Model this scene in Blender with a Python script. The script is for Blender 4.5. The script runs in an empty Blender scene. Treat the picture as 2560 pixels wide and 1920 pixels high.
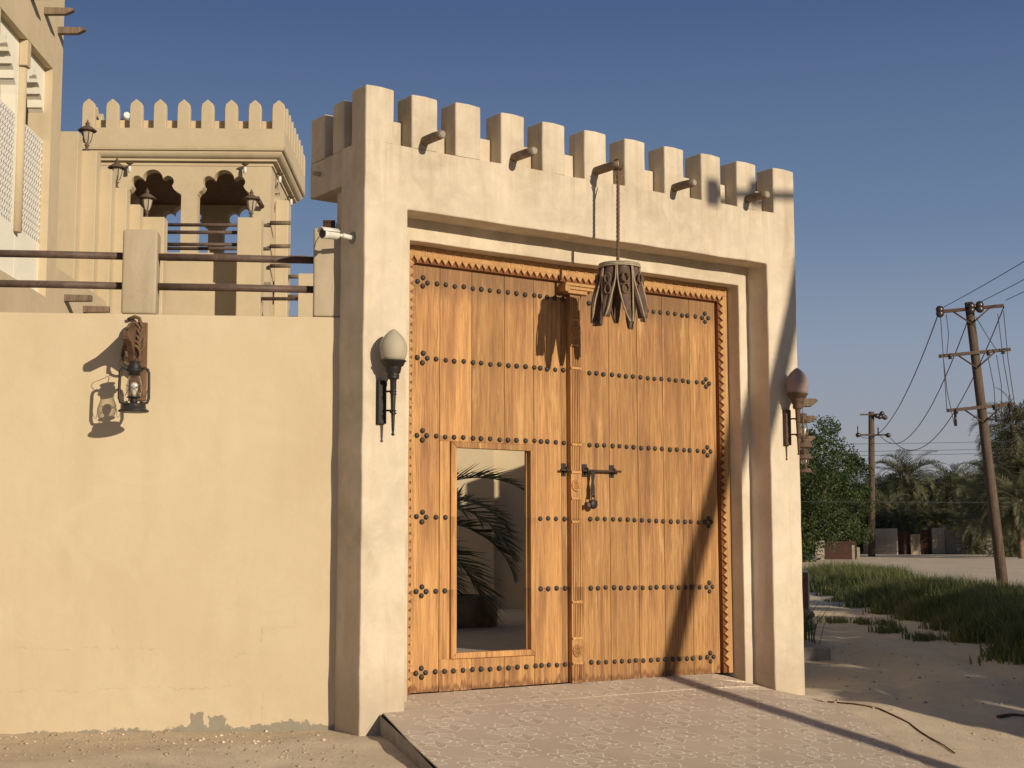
import bpy, bmesh, math, random
import numpy as np
from math import sin, cos, pi, radians, atan, atan2, sqrt, floor
from mathutils import Vector, Matrix, noise
random.seed(7); rng = np.random.default_rng(7)
C = bpy.context.scene.collection
scn = bpy.context.scene

# ------------------------------------------------------------------ camera
cam_d = bpy.data.cameras.new('camera'); cam = bpy.data.objects.new('camera', cam_d); C.objects.link(cam)
PITCH, ROLL = atan(405/3700), -.002
fw = Vector((0, cos(PITCH), sin(PITCH))); r0 = Vector((1, 0, 0)); u0 = Vector((0, -sin(PITCH), cos(PITCH)))
rt = r0*cos(ROLL)+u0*sin(ROLL); up = u0*cos(ROLL)-r0*sin(ROLL)
M = Matrix((rt, up, -fw)).transposed().to_4x4(); M.translation = (0, 0, 1.6)
cam.matrix_world = M
cam_d.sensor_width = 36; cam_d.lens = 52.03; cam_d.clip_start = .1; cam_d.clip_end = 2000
scn.camera = cam

# ------------------------------------------------------------------ light
SUN_AZ = radians(138.6)      # where the sun stands, clockwise from +Y
SUN_EL = radians(16.7)
w = bpy.data.worlds.new('World'); scn.world = w; w.use_nodes = True
nt = w.node_tree
sky = nt.nodes.new('ShaderNodeTexSky'); sky.sky_type = 'NISHITA'; sky.sun_disc = False
sky.sun_elevation = SUN_EL; sky.sun_rotation = SUN_AZ
sky.air_density = 1.0; sky.dust_density = 1.3; sky.ozone_density = 2.2; sky.altitude = 0
bg = nt.nodes['Background']; 
# desert haze: the lowest 20 degrees of the sky grey out towards the horizon, the same all round
STR = .06; bg.inputs['Strength'].default_value = STR
wtc = nt.nodes.new('ShaderNodeTexCoord'); wsp = nt.nodes.new('ShaderNodeSeparateXYZ'); nt.links.new(wtc.outputs['Generated'], wsp.inputs[0])
wr = nt.nodes.new('ShaderNodeValToRGB'); we = wr.color_ramp.elements
for _ in range(3): we.new(.5)
for e_, (p_, c_) in zip(we, ((0, (.345, .34, .345)), (.06, (.330, .345, .372)), (.13, (.262, .318, .413)), (.208, (.150, .224, .352)), (.35, (.070, .118, .246)))): e_.position = p_; e_.color = (*c_, 1)
nt.links.new(wsp.outputs[2], wr.inputs[0])
wm = nt.nodes.new('ShaderNodeVectorMath'); wm.operation = 'SCALE'; wm.inputs['Scale'].default_value = 1/STR; nt.links.new(wr.outputs[0], wm.inputs[0])
wf_ = nt.nodes.new('ShaderNodeMapRange'); wf_.interpolation_type = 'SMOOTHSTEP'; wf_.inputs[1].default_value = .33; wf_.inputs[2].default_value = .8; nt.links.new(wsp.outputs[2], wf_.inputs[0])
wx = nt.nodes.new('ShaderNodeMix'); wx.data_type = 'RGBA'; nt.links.new(wf_.outputs[0], wx.inputs[0]); nt.links.new(wm.outputs[0], wx.inputs[6]); nt.links.new(sky.outputs[0], wx.inputs[7])
nt.links.new(wx.outputs[2], bg.inputs['Color'])
sd = bpy.data.lights.new('sun', 'SUN'); sun = bpy.data.objects.new('sun', sd); C.objects.link(sun)
sd.energy = 4.4; sd.angle = radians(.5); sd.color = (1, .85, .64)
tosun = Vector((sin(SUN_AZ)*cos(SUN_EL), cos(SUN_AZ)*cos(SUN_EL), sin(SUN_EL)))
sun.rotation_euler = tosun.to_track_quat('Z', 'Y').to_euler(); sun.location = (20, -20, 30)
vs = scn.view_settings; vs.view_transform = 'Standard'; vs.look = 'None'; vs.exposure = 0; vs.gamma = 1; vs.use_curve_mapping = False
scn.cycles.max_bounces = 6; scn.cycles.diffuse_bounces = 4; scn.cycles.transparent_max_bounces = 12

# ------------------------------------------------------------------ helpers
YAW = radians(90-54.3)
O = Vector((-1.31052, 12.96973, 0))
GM = Matrix.Translation(O) @ Matrix.Rotation(YAW, 4, 'Z')          # gate frame: x along the front, y into the gate, z up
Pj = GM @ Vector((0, .441, 0))
WM = Matrix.Translation(Pj) @ Matrix.Rotation(radians(90-83), 4, 'Z')   # boundary wall frame (x runs to the right, y behind)
BM = Matrix.Translation((-5, 24, 0)) @ Matrix.Rotation(radians(2), 4, 'Z')   # villa frame

def mesh_obj(name, verts, faces, mat=None, parent=None, smooth=False):
    me = bpy.data.meshes.new(name); me.from_pydata([tuple(v) for v in verts], [], faces)
    if smooth: me.polygons.foreach_set('use_smooth', [True]*len(me.polygons))
    if mat: me.materials.append(mat)
    o = bpy.data.objects.new(name, me); C.objects.link(o)
    if parent: o.parent = parent
    return o
def np_mesh(name, V, F, mat=None, parent=None):      # fast: V (n,3), F (m,k)
    me = bpy.data.meshes.new(name); k = F.shape[1]
    me.vertices.add(len(V)); me.vertices.foreach_set('co', V.astype(np.float32).ravel())
    me.loops.add(F.size); me.loops.foreach_set('vertex_index', F.astype(np.int32).ravel())
    me.polygons.add(len(F)); me.polygons.foreach_set('loop_start', np.arange(0, F.size, k, dtype=np.int32))
    me.update(calc_edges=True)
    if mat: me.materials.append(mat)
    o = bpy.data.objects.new(name, me); C.objects.link(o)
    if parent: o.parent = parent
    return o
class MB:
    def __init__(s): s.v = []; s.f = []; s.sm = []
    def add(s, vs, fs, smooth=False):
        b = len(s.v); s.v += [tuple(v) for v in vs]; s.f += [tuple(i+b for i in f) for f in fs]; s.sm += [smooth]*len(fs)
        return s
    def box(s, x0, x1, y0, y1, z0, z1, m=None, j=0):
        vs = [Vector((x, y, z)) for x in (x0, x1) for y in (y0, y1) for z in (z0, z1)]
        if j: vs = [v+Vector([random.uniform(-j, j) for _ in range(3)]) for v in vs]
        if m: vs = [m @ v for v in vs]
        return s.add(vs, [(0, 1, 3, 2), (4, 6, 7, 5), (0, 4, 5, 1), (2, 3, 7, 6), (0, 2, 6, 4), (1, 5, 7, 3)])
    def tube(s, pts, rad, n=10, cap=True, smooth=True, jit=0):
        pts = [Vector(p) for p in pts]; rads = rad if isinstance(rad, (list, tuple)) else [rad]*len(pts)
        vs = []; a = None
        for i, p in enumerate(pts):
            t = (pts[min(i+1, len(pts)-1)]-pts[max(i-1, 0)]).normalized()
            if a is None: a = t.cross(Vector((0, 0, 1)) if abs(t.z) < .9 else Vector((1, 0, 0))).normalized()
            else: a = (a-t*a.dot(t)).normalized()
            b = t.cross(a)
            for k in range(n):
                th = 2*pi*k/n; r = rads[i]*(1+random.uniform(-jit, jit)); vs.append(p+(a*cos(th)+b*sin(th))*r)
        fs = [(i*n+k, i*n+(k+1) % n, (i+1)*n+(k+1) % n, (i+1)*n+k) for i in range(len(pts)-1) for k in range(n)]
        s.add(vs, fs, smooth)
        if cap:
            s.add(vs[:n], [tuple(range(n))[::-1]]); s.add(vs[-n:], [tuple(range(n))])
        return s
    def lathe(s, prof, c=(0, 0, 0), n=20, axis='Z', smooth=True, m=None):
        c = Vector(c); vs = []
        for r, h in prof:
            for k in range(n):
                th = 2*pi*k/n; v = Vector((r*cos(th), r*sin(th), h))
                if axis == 'Y': v = Vector((v.x, v.z, v.y))
                if m: v = m @ v
                vs.append(c+v)
        q = len(prof)
        fs = [(i*n+k, i*n+(k+1) % n, (i+1)*n+(k+1) % n, (i+1)*n+k) for i in range(q-1) for k in range(n)]
        s.add(vs, fs, smooth)
        if prof[0][0] > 1e-4: s.add(vs[:n], [tuple(range(n))[::-1]])
        if prof[-1][0] > 1e-4: s.add(vs[-n:], [tuple(range(n))])
        return s
    def prism(s, poly, y0, y1, m=None, axis='Y'):      # poly in (x,z), extruded along y
        n = len(poly)
        mk = (lambda p, d: Vector((p[0], d, p[1]))) if axis == 'Y' else ((lambda p, d: Vector((d, p[0], p[1]))) if axis == 'X' else (lambda p, d: Vector((p[0], p[1], d))))
        vs = [mk(p, y0) for p in poly]+[mk(p, y1) for p in poly]
        if m: vs = [m @ v for v in vs]
        return s.add(vs, [tuple(range(n)), tuple(range(n, 2*n))[::-1]]+[(i, i+n, (i+1) % n+n, (i+1) % n) for i in range(n)])
    def build(s, name, mat=None, parent=None, bevel=0, seg=2, fix=True, bf=None):
        me = bpy.data.meshes.new(name); me.from_pydata(s.v, [], s.f)
        me.polygons.foreach_set('use_smooth', s.sm)
        if fix:
            bm = bmesh.new(); bm.from_mesh(me)
            bmesh.ops.remove_doubles(bm, verts=bm.verts, dist=1e-5)
            bmesh.ops.recalc_face_normals(bm, faces=bm.faces)
            if bf:
                ed = [e for e in bm.edges if len(e.link_faces) == 2 and e.calc_face_angle(0) > .7 and bf(e)]
                bmesh.ops.bevel(bm, geom=ed, offset=bevel, segments=seg, affect='EDGES', profile=.5); bevel = 0
            bm.to_mesh(me); bm.free()
        if mat: me.materials.append(mat)
        o = bpy.data.objects.new(name, me); C.objects.link(o)
        if parent: o.parent = parent
        if bevel:
            b = o.modifiers.new('bevel', 'BEVEL'); b.width = bevel; b.segments = seg; b.limit_method = 'ANGLE'; b.angle_limit = radians(40)
            b.harden_normals = False
        return o
def tag(o, label=None, cat=None, group=None, kind=None):
    if label: o['label'] = label
    if cat: o['category'] = cat
    if group: o['group'] = group
    if kind: o['kind'] = kind
    return o
def thing(name, label, cat, mat4=None, group=None):
    o = bpy.data.objects.new(name, None); o.empty_display_size = .2; C.objects.link(o)
    if mat4 is not None: o.matrix_world = mat4
    return tag(o, label, cat, group)
def copy_tree(o, parent=None):
    c = o.copy(); C.objects.link(c)
    if parent: c.parent = parent
    for ch in list(o.children): copy_tree(ch, c)
    return c
def inst(name, src, loc, parent, rot=(0, 0, 0), scale=None):
    o = bpy.data.objects.new(name, src.data); C.objects.link(o); o.parent = parent; o.location = loc; o.rotation_euler = rot
    if scale: o.scale = scale
    return o
T = lambda x, y, z: Matrix.Translation((x, y, z))

# ------------------------------------------------------------------ materials
class NT:
    def __init__(s, name, rough=.8, spec=.3):
        s.m = bpy.data.materials.new(name); s.m.use_nodes = True; s.t = s.m.node_tree
        s.b = s.t.nodes['Principled BSDF']; s.b.inputs['Roughness'].default_value = rough
        s.b.inputs['Specular IOR Level'].default_value = spec
    def n(s, typ, **kw):
        nd = s.t.nodes.new(typ)
        for k, v in kw.items(): setattr(nd, k, v)
        return nd
    def l(s, a, b): s.t.links.new(a, b)
    def val(s, sock, v):
        if hasattr(v, 'is_output'): s.l(v, sock)
        else: sock.default_value = v
    def math(s, op, a, b=0, c=0, clamp=False):
        nd = s.n('ShaderNodeMath', operation=op); nd.use_clamp = clamp
        s.val(nd.inputs[0], a); s.val(nd.inputs[1], b)
        if op in ('MULTIPLY_ADD', 'SMOOTH_MIN', 'COMPARE'): s.val(nd.inputs[2], c)
        return nd.outputs[0]
    def coord(s, kind='Object', scale=(1, 1, 1), loc=None, rnd=False):
        tc = s.n('ShaderNodeTexCoord'); mp = s.n('ShaderNodeMapping'); mp.inputs['Scale'].default_value = scale
        s.l(tc.outputs[kind], mp.inputs[0])
        if loc: mp.inputs['Location'].default_value = loc
        if rnd:
            oi = s.n('ShaderNodeObjectInfo'); mu = s.n('ShaderNodeVectorMath', operation='SCALE'); mu.inputs[0].default_value = (37, 53, 71)
            s.l(oi.outputs['Random'], mu.inputs['Scale']); s.l(mu.outputs[0], mp.inputs['Location'])
        return mp.outputs[0]
    def noise(s, vec, scale, detail=4, rough=.55, dist=0):
        nd = s.n('ShaderNodeTexNoise'); nd.inputs['Scale'].default_value = scale; nd.inputs['Detail'].default_value = detail
        nd.inputs['Roughness'].default_value = rough; nd.inputs['Distortion'].default_value = dist; s.l(vec, nd.inputs[0]); return nd.outputs[0]
    def ramp(s, f, stops, interp='LINEAR'):
        nd = s.n('ShaderNodeValToRGB'); nd.color_ramp.interpolation = interp; e = nd.color_ramp.elements
        while len(e) < len(stops): e.new(.5)
        for i, (p, c) in enumerate(stops):
            e[i].position = p; e[i].color = (c, c, c, 1) if isinstance(c, (int, float)) else (*c, 1)
        s.l(f, nd.inputs[0]); return nd.outputs[0]
    def mix(s, f, a, b, mode='MIX'):
        nd = s.n('ShaderNodeMix', data_type='RGBA', blend_type=mode)
        s.val(nd.inputs[0], f)
        for i, v in ((6, a), (7, b)):
            if isinstance(v, tuple): nd.inputs[i].default_value = (*v, 1)
            else: s.l(v, nd.inputs[i])
        return nd.outputs[2]
    def bump(s, h, strength=.3, dist=.01, prev=None):
        nd = s.n('ShaderNodeBump'); nd.inputs['Strength'].default_value = strength; nd.inputs['Distance'].default_value = dist
        s.l(h, nd.inputs['Height'])
        if prev is not None: s.l(prev, nd.inputs['Normal'])
        s.l(nd.outputs[0], s.b.inputs['Normal']); return nd.outputs[0]
    def color(s, c): s.val(s.b.inputs['Base Color'], c if not isinstance(c, tuple) else (*c, 1)); return s
    def sep(s, v):
        nd = s.n('ShaderNodeSeparateXYZ'); s.l(v, nd.inputs[0]); return nd.outputs
def plaster(name, col, var=.12, stain=.35, bump=.35, fine=90, runoff=False):
    m = NT(name, .9, .15); v = m.coord()
    a = m.noise(v, .9, 6, .6, .4); b = m.noise(v, 4.5, 6, .65, .6); c = m.noise(v, fine, 3, .6)
    vz = m.coord(scale=(5, 5, .7)); st = m.noise(vz, 1.3, 5, .6, .3)
    lo = tuple(x*(1-var*1.6) for x in col[:2])+(col[2]*(1-var*1.9),); hi = tuple(min(1, x*(1+var*.55)) for x in col)
    base = m.mix(m.ramp(a, [(.36, 0), (.64, 1)]), lo, hi)
    base = m.mix(m.math('MULTIPLY', m.ramp(b, [(.42, 0), (.62, 1)]), .5), base, tuple(x*(1+var*.8) for x in col))
    base = m.mix(m.math('MULTIPLY', m.ramp(st, [(.50, 0), (.72, 1)]), stain), base, tuple(x*f for x, f in zip(col, (.80, .715, .62))))
    if runoff:      # rain dirt running down from the gaps between the merlons, grime at the foot
        x, y, z = m.sep(v); rs = m.noise(m.coord(scale=(8, 8, .5)), 1.2, 5, .65, .3); q = m.noise(v, 2.6, 6, .7, .6)
        up_ = m.math('MULTIPLY', m.ramp(m.math('SUBTRACT', z, 4.72), [(0, 0), (.5, 1), (.56, .5), (1, .6)]), m.ramp(rs, [(.46, 0), (.66, 1)]))
        base = m.mix(m.math('MULTIPLY', up_, .55), base, (.40, .32, .225))
        base = m.mix(m.math('MULTIPLY', m.ramp(q, [(.55, 0), (.60, .5), (.75, .8)]), .30), base, (.47, .385, .28))
        ft = m.ramp(m.math('ADD', z, m.math('MULTIPLY', q, -.5)), [(0, 1), (.35, 0)])
        base = m.mix(m.math('MULTIPLY', ft, .5), base, (.42, .34, .25))
    m.color(base)
    h = m.math('ADD', m.math('MULTIPLY', b, .8), m.math('MULTIPLY', c, .22))
    p = m.bump(h, bump, .02); m.bump(a, .25, .06, p)
    return m
PL_GATE = plaster('gate_plaster', (.625, .54, .425), .14, .5, .6, 90, True)
PL_POST = plaster('post_plaster', (.43, .365, .265), .10, .5, .4)
PL_VILLA = plaster('villa_plaster', (.56, .465, .32), .05, .12, .12)
PL_WHITE = plaster('white_trim_plaster', (.82, .79, .68), .04, .08, .1)
PL_GATE, PL_POST, PL_VILLA, PL_WHITE = PL_GATE.m, PL_POST.m, PL_VILLA.m, PL_WHITE.m

def wall_paint():
    m = NT('boundary_wall_paint', .9, .12); v = m.coord()
    col = (.60, .468, .278)
    a = m.noise(v, .6, 5, .5, .3); b = m.noise(v, 7, 5, .6); c = m.noise(v, 130, 3, .6)
    base = m.mix(m.ramp(a, [(.3, 0), (.7, 1)]), (.565, .458, .305), (.625, .522, .36))
    base = m.mix(m.math('MULTIPLY', m.ramp(b, [(.45, 0), (.75, 1)]), .12), base, (.46, .375, .255))
    x, y, z = m.sep(v)
    # hairline cracks: a distorted brick grid, only in patches
    nv = m.n('ShaderNodeVectorMath', operation='ADD'); m.l(v, nv.inputs[0])
    dn = m.n('ShaderNodeTexNoise'); dn.inputs['Scale'].default_value = 3.5; dn.inputs['Detail'].default_value = 8; dn.inputs['Roughness'].default_value = .7; m.l(v, dn.inputs[0])
    sc = m.n('ShaderNodeVectorMath', operation='SCALE'); sc.inputs['Scale'].default_value = .16; m.l(dn.outputs[1], sc.inputs[0]); m.l(sc.outputs[0], nv.inputs[1])
    d2 = m.n('ShaderNodeTexNoise'); d2.inputs['Scale'].default_value = 16; d2.inputs['Detail'].default_value = 6; d2.inputs['Roughness'].default_value = .75; m.l(v, d2.inputs[0])
    s2 = m.n('ShaderNodeVectorMath', operation='SCALE'); s2.inputs['Scale'].default_value = .075; m.l(d2.outputs[1], s2.inputs[0])
    n2 = m.n('ShaderNodeVectorMath', operation='ADD'); m.l(nv.outputs[0], n2.inputs[0]); m.l(s2.outputs[0], n2.inputs[1]); nv = n2
    vx, vy, vz = m.sep(nv.outputs[0])
    def line(cx, z0, z1, w=.006):   # vertical hairline x=cx between z0,z1
        d = m.math('ABSOLUTE', m.math('SUBTRACT', vx, cx)); l_ = m.math('LESS_THAN', d, w)
        l_ = m.math('MULTIPLY', l_, m.math('GREATER_THAN', vz, z0)); return m.math('MULTIPLY', l_, m.math('LESS_THAN', vz, z1))
    def hline(cz, x0, x1, w=.006):
        d = m.math('ABSOLUTE', m.math('SUBTRACT', vz, cz)); l_ = m.math('LESS_THAN', d, w)
        l_ = m.math('MULTIPLY', l_, m.math('GREATER_THAN', vx, x0)); return m.math('MULTIPLY', l_, m.math('LESS_THAN', vx, x1))
    L = line(-.82, .48, .74)
    for q in (hline(.77, -.82, -.55), line(-.55, .77, .99, .007), hline(1.0, -.55, -.25), line(-.25, 1.0, 1.3, .004), hline(.48, -3.4, -.78, .004), hline(.83, -3.4, -1.4, .0025), line(-1.42, .45, .84, .0025), line(-.52, .1, .45, .003)):
        L = m.math('MAXIMUM', L, q)
    brk = m.ramp(m.noise(v, 9, 4), [(.42, 0), (.62, 1)])
    L = m.math('MULTIPLY', L, brk)
    base = m.mix(m.math('MULTIPLY', L, .42), base, (.36, .27, .17))
    st1 = m.noise(m.coord(scale=(3, 3, .5)), 1.1, 6, .62, .4); st2 = m.noise(v, 1.7, 6, .65, .8)
    base = m.mix(m.math('MULTIPLY', m.ramp(st1, [(.5, 0), (.72, 1)]), .22), base, (.46, .36, .235))
    base = m.mix(m.math('MULTIPLY', m.ramp(st2, [(.52, 0), (.66, 1)]), .20), base, (.68, .59, .44))
    lowd = m.math('SUBTRACT', 1, m.math('MULTIPLY', z, 1.1), clamp=True) if False else m.math('SUBTRACT', .9, z, clamp=True)
    base = m.mix(m.math('MULTIPLY', m.math('MULTIPLY', lowd, m.ramp(b, [(.35, .2), (.65, 1)])), .28), base, (.50, .42, .31))
    # paint lost along the foot of the wall: grey render shows
    e1 = m.noise(m.coord(scale=(1, 1, .25)), 2.1, 6, .62, .5); e2 = m.noise(v, 22, 4, .7)
    nb = m.math('SUBTRACT', m.noise(v, 7, 5, .7), .5)
    xn = m.math('ADD', x, m.math('MULTIPLY', nb, .10))
    pk = m.math('MAXIMUM', m.math('MULTIPLY', m.math('LESS_THAN', m.math('ABSOLUTE', m.math('ADD', xn, 1.20)), .055), .115), m.math('MULTIPLY', m.math('LESS_THAN', m.math('ABSOLUTE', m.math('ADD', xn, 1.03)), .07), .075))
    pk = m.math('ADD', pk, m.math('MULTIPLY', nb, .10))
    edge = m.math('ADD', m.math('MULTIPLY', m.ramp(e1, [(.40, 0), (.70, 1)]), .07), m.math('MULTIPLY', m.math('SUBTRACT', e2, .5), .10)); edge = m.math('ADD', edge, pk)
    zz = m.math('SUBTRACT', z, m.math('MULTIPLY', x, .018))
    mk = m.math('LESS_THAN', m.math('ADD', zz, -.03), edge)
    grey = m.mix(m.noise(v, 9, 4), (.24, .215, .165), (.33, .30, .235))
    base = m.mix(mk, base, grey); m.color(base)
    h = m.math('ADD', m.math('MULTIPLY', b, .5), m.math('MULTIPLY', c, .25)); h = m.math('SUBTRACT', h, m.math('MULTIPLY', mk, .5)); h = m.math('SUBTRACT', h, m.math('MULTIPLY', L, .35))
    p_ = m.bump(h, .35, .014); m.bump(m.noise(v, 1.6, 5, .55, .5), .22, .05, p_); return m.m
WALL = wall_paint()

def wood(name, light, dark, grain=26, rnd=.35, stainz=None, rough=.62, streak=.55):
    m = NT(name, rough, .3)
    v = m.coord(scale=(grain, grain, 1.1), rnd=True); v2 = m.coord(scale=(7, 7, .5), rnd=True); v3 = m.coord(scale=(90, 90, 5), rnd=True)
    a = m.noise(v, 1, 6, .65, .9); b = m.noise(v2, 1, 5, .6, .5); c = m.noise(v3, 1, 3, .6)
    mid = tuple((x+y)/2 for x, y in zip(light, dark))
    base = m.mix(m.ramp(a, [(.34, 0), (.62, 1)]), mid, light)
    base = m.mix(m.math('MULTIPLY', m.ramp(b, [(.46, 0), (.68, 1)]), streak), base, dark)
    base = m.mix(m.math('MULTIPLY', m.ramp(c, [(.56, 0), (.72, 1)]), .45), base, tuple(x*.5 for x in dark))
    gr = m.noise(m.coord(scale=(210, 210, 3.2), rnd=True), 1, 2, .5); gm = m.noise(m.coord(scale=(2, 2, .35), rnd=True), 1, 3)
    base = m.mix(m.math('MULTIPLY', m.ramp(gr, [(.40, 1), (.52, 0)]), m.ramp(gm, [(.35, .25), (.65, .7)])), base, tuple(x*.72 for x in dark))
    vl = m.coord(scale=(60, 60, 2.5), rnd=True); wl = m.noise(vl, 1, 4, .7)
    base = m.mix(m.math('MULTIPLY', m.ramp(wl, [(.60, 0), (.70, 1)]), .4), base, (.60, .35, .14))
    oi = m.n('ShaderNodeObjectInfo')
    r = m.math('MULTIPLY', m.math('SUBTRACT', oi.outputs['Random'], .5), rnd)
    hs = m.n('ShaderNodeHueSaturation'); m.l(m.math('ADD', 1, r), hs.inputs['Value']); m.l(base, hs.inputs['Color']); base = hs.outputs[0]
    if stainz:   # weathering from the wet foot upward and water marks below the rail (fixed heights of the door)
        ge = m.n('ShaderNodeTexCoord'); zc = m.sep(m.coord(kind='Object'))[2]
        j = m.noise(m.coord(scale=(24, 24, 2.2), rnd=True), 1, 5, .65)
        lo = m.math('SUBTRACT', m.math('ADD', stainz[0], m.math('MULTIPLY', j, .34)), zc)
        k = m.ramp(m.math('MULTIPLY', lo, 9), [(0, 0), (.35, 1), (.75, .55), (1, 0)])
        base = m.mix(m.math('MULTIPLY', k, .85), base, (.15, .06, .026))
        k2 = m.ramp(m.math('MULTIPLY', m.math('SUBTRACT', lo, .07), 16), [(0, 0), (1, 1)])
        base = m.mix(m.math('MULTIPLY', k2, .6), base, (.42, .33, .23))
        hi = m.math('SUBTRACT', zc, m.math('SUBTRACT', stainz[1], m.math('MULTIPLY', j, .62)))
        k3 = m.ramp(m.math('MULTIPLY', hi, 5), [(0, 0), (1, 1)])
        base = m.mix(m.math('MULTIPLY', k3, .62), base, (.17, .095, .05))
        sx = m.noise(m.coord(scale=(17, 17, .6), rnd=True), 1, 4, .6); tot = None
        for zr, am in ((.43, .7), (1.18, .75), (1.87, .5), (2.64, .45), (3.38, .35)):     # streaks running down from the iron studs
            d = m.math('SUBTRACT', zr+.01, zc); w_ = m.math('MULTIPLY', m.math('MULTIPLY', m.math('GREATER_THAN', d, 0), m.ramp(m.math('MULTIPLY', d, 2.6), [(0, 1), (.3, .75), (1, 0)])), am)
            tot = w_ if tot is None else m.math('MAXIMUM', tot, w_)
        base = m.mix(m.math('MULTIPLY', tot, m.ramp(sx, [(.44, 0), (.60, 1)])), base, (.15, .065, .03))
        pl2 = m.noise(m.coord(scale=(9, 9, 1.3), rnd=True), 1, 5, .65)
        base = m.mix(m.math('MULTIPLY', m.ramp(pl2, [(.58, 0), (.70, 1)]), .6), base, (.60, .37, .165))
    m.color(base)
    m.bump(m.math('ADD', m.math('ADD', a, m.math('MULTIPLY', c, .6)), m.math('MULTIPLY', gr, .8)), .5, .005)
    return m.m
DOOR = wood('door_wood', (.575, .315, .115), (.235, .105, .048), streak=.68, rnd=.42, stainz=(.14, 4.24))
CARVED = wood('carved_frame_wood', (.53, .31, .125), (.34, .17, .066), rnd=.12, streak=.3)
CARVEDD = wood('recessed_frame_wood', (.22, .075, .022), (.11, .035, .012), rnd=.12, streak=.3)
LOG = wood('weathered_log', (.27, .20, .14), (.08, .055, .04), grain=18, rnd=.2, rough=.85)
OLDWOOD = wood('old_bracket_wood', (.19, .105, .062), (.07, .04, .026), grain=18, rnd=.2, rough=.85)
POLEW = wood('pole_wood', (.135, .098, .072), (.055, .038, .028), grain=9, rnd=.2, rough=.9)

def simple(name, col, rough=.7, spec=.3, metal=0, var=.25, scale=20, bump=.15, dust=None):
    m = NT(name, rough, spec); v = m.coord(); a = m.noise(v, scale, 5, .65)
    base = m.mix(m.ramp(a, [(.3, 0), (.7, 1)]), tuple(x*(1-var) for x in col), tuple(min(1, x*(1+var)) for x in col))
    if dust:
        g = m.n('ShaderNodeNewGeometry'); nz = m.sep(g.outputs['Normal'])[2]
        k = m.ramp(m.math('ADD', m.math('MULTIPLY', nz, .7), m.math('MULTIPLY', a, .5)), [(.45, 0), (.9, 1)])
        base = m.mix(m.math('MULTIPLY', k, dust[1]), base, dust[0])
    m.color(base); m.b.inputs['Metallic'].default_value = metal
    if bump: m.bump(a, bump, .01)
    return m.m
STUD = simple('iron_stud', (.050, .044, .038), .55, .4, .25, .4, 40, .3, ((.16, .13, .10), .35))
IRON = simple('dark_iron', (.028, .027, .026), .5, .4, .3, .3, 50, .15, ((.15, .12, .09), .25))
RUST = simple('rusty_iron', (.085, .048, .032), .75, .3, .2, .4, 60, .3, ((.20, .15, .10), .4))
BRONZE = simple('dusty_brown_metal', (.115, .075, .052), .7, .3, .2, .3, 30, .2, ((.24, .18, .13), .45))
RAIL = simple('rail_brown', (.105, .070, .055), .55, .3, 0, .35, 14, .15, ((.22, .16, .12), .45))
ROPE = simple('rope_fibre', (.155, .10, .062), .95, .1, 0, .35, 60, .5)
CORD = simple('pale_cord', (.42, .36, .26), .95, .1, 0, .25, 60, .4)
LEATHER = simple('old_leather', (.115, .074, .056), .75, .3, 0, .55, 9, .5, ((.24, .19, .16), .3))
LEATHERP = simple('pale_leather_edge', (.34, .27, .18), .85, .2, 0, .3, 18, .4)
GLOBE = simple('milk_glass', (.43, .385, .29), .62, .2, 0, .03, 6, 0)
GLOBE2 = simple('milk_glass_rosy', (.30, .225, .215), .62, .2, 0, .03, 6, 0)
WHITEP = simple('white_plastic', (.72, .70, .65), .4, .4, 0, .05, 20, 0)
GREYM = simple('grey_paint', (.20, .20, .20), .5, .4, 0, .1, 20, 0)
BLACK = simple('black_rubber', (.015, .015, .015), .4, .4, 0, .1, 20, 0)
CONCRETE = simple('concrete', (.30, .27, .23), .9, .2, 0, .25, 7, .4)
BLOCKW = simple('far_block_wall', (.33, .29, .24), .9, .2, 0, .22, .8, .2)
DARKGATE = simple('rust_gate', (.060, .030, .022), .8, .2, 0, .3, 4, .1)
CORR = simple('grey_corrugated', (.22, .22, .23), .6, .3, 0, .15, 3, 0)
STONE = simple('stone', (.30, .24, .17), .9, .2, 0, .35, 6, .6)
SLAB = simple('rust_slab', (.24, .12, .07), .85, .2, 0, .3, 7, .4)
INSUL = simple('brown_insulator', (.035, .022, .02), .3, .5, 0, .2, 20, 0)
WIRE = simple('cable', (.05, .05, .055), .6, .3, 0, .1, 5, 0)
def glass(name):
    m = NT(name, .05, .5); m.b.inputs['Transmission Weight'].default_value = 1; m.b.inputs['IOR'].default_value = 1.05
    m.b.inputs['Base Color'].default_value = (.86, .84, .78, 1); m.b.inputs['Roughness'].default_value = .08
    tr = m.n('ShaderNodeBsdfTransparent'); tr.inputs[0].default_value = (.88, .86, .80, 1); gl = m.n('ShaderNodeBsdfGlossy'); gl.inputs['Roughness'].default_value = .12
    mx = m.n('ShaderNodeMixShader'); lw = m.n('ShaderNodeLayerWeight'); lw.inputs[0].default_value = .35
    m.l(lw.outputs[1], mx.inputs[0]); m.l(tr.outputs[0], mx.inputs[1]); m.l(gl.outputs[0], mx.inputs[2]); m.l(mx.outputs[0], m.t.nodes['Material Output'].inputs[0])
    return m.m
GLASS = glass('lantern_glass')
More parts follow.
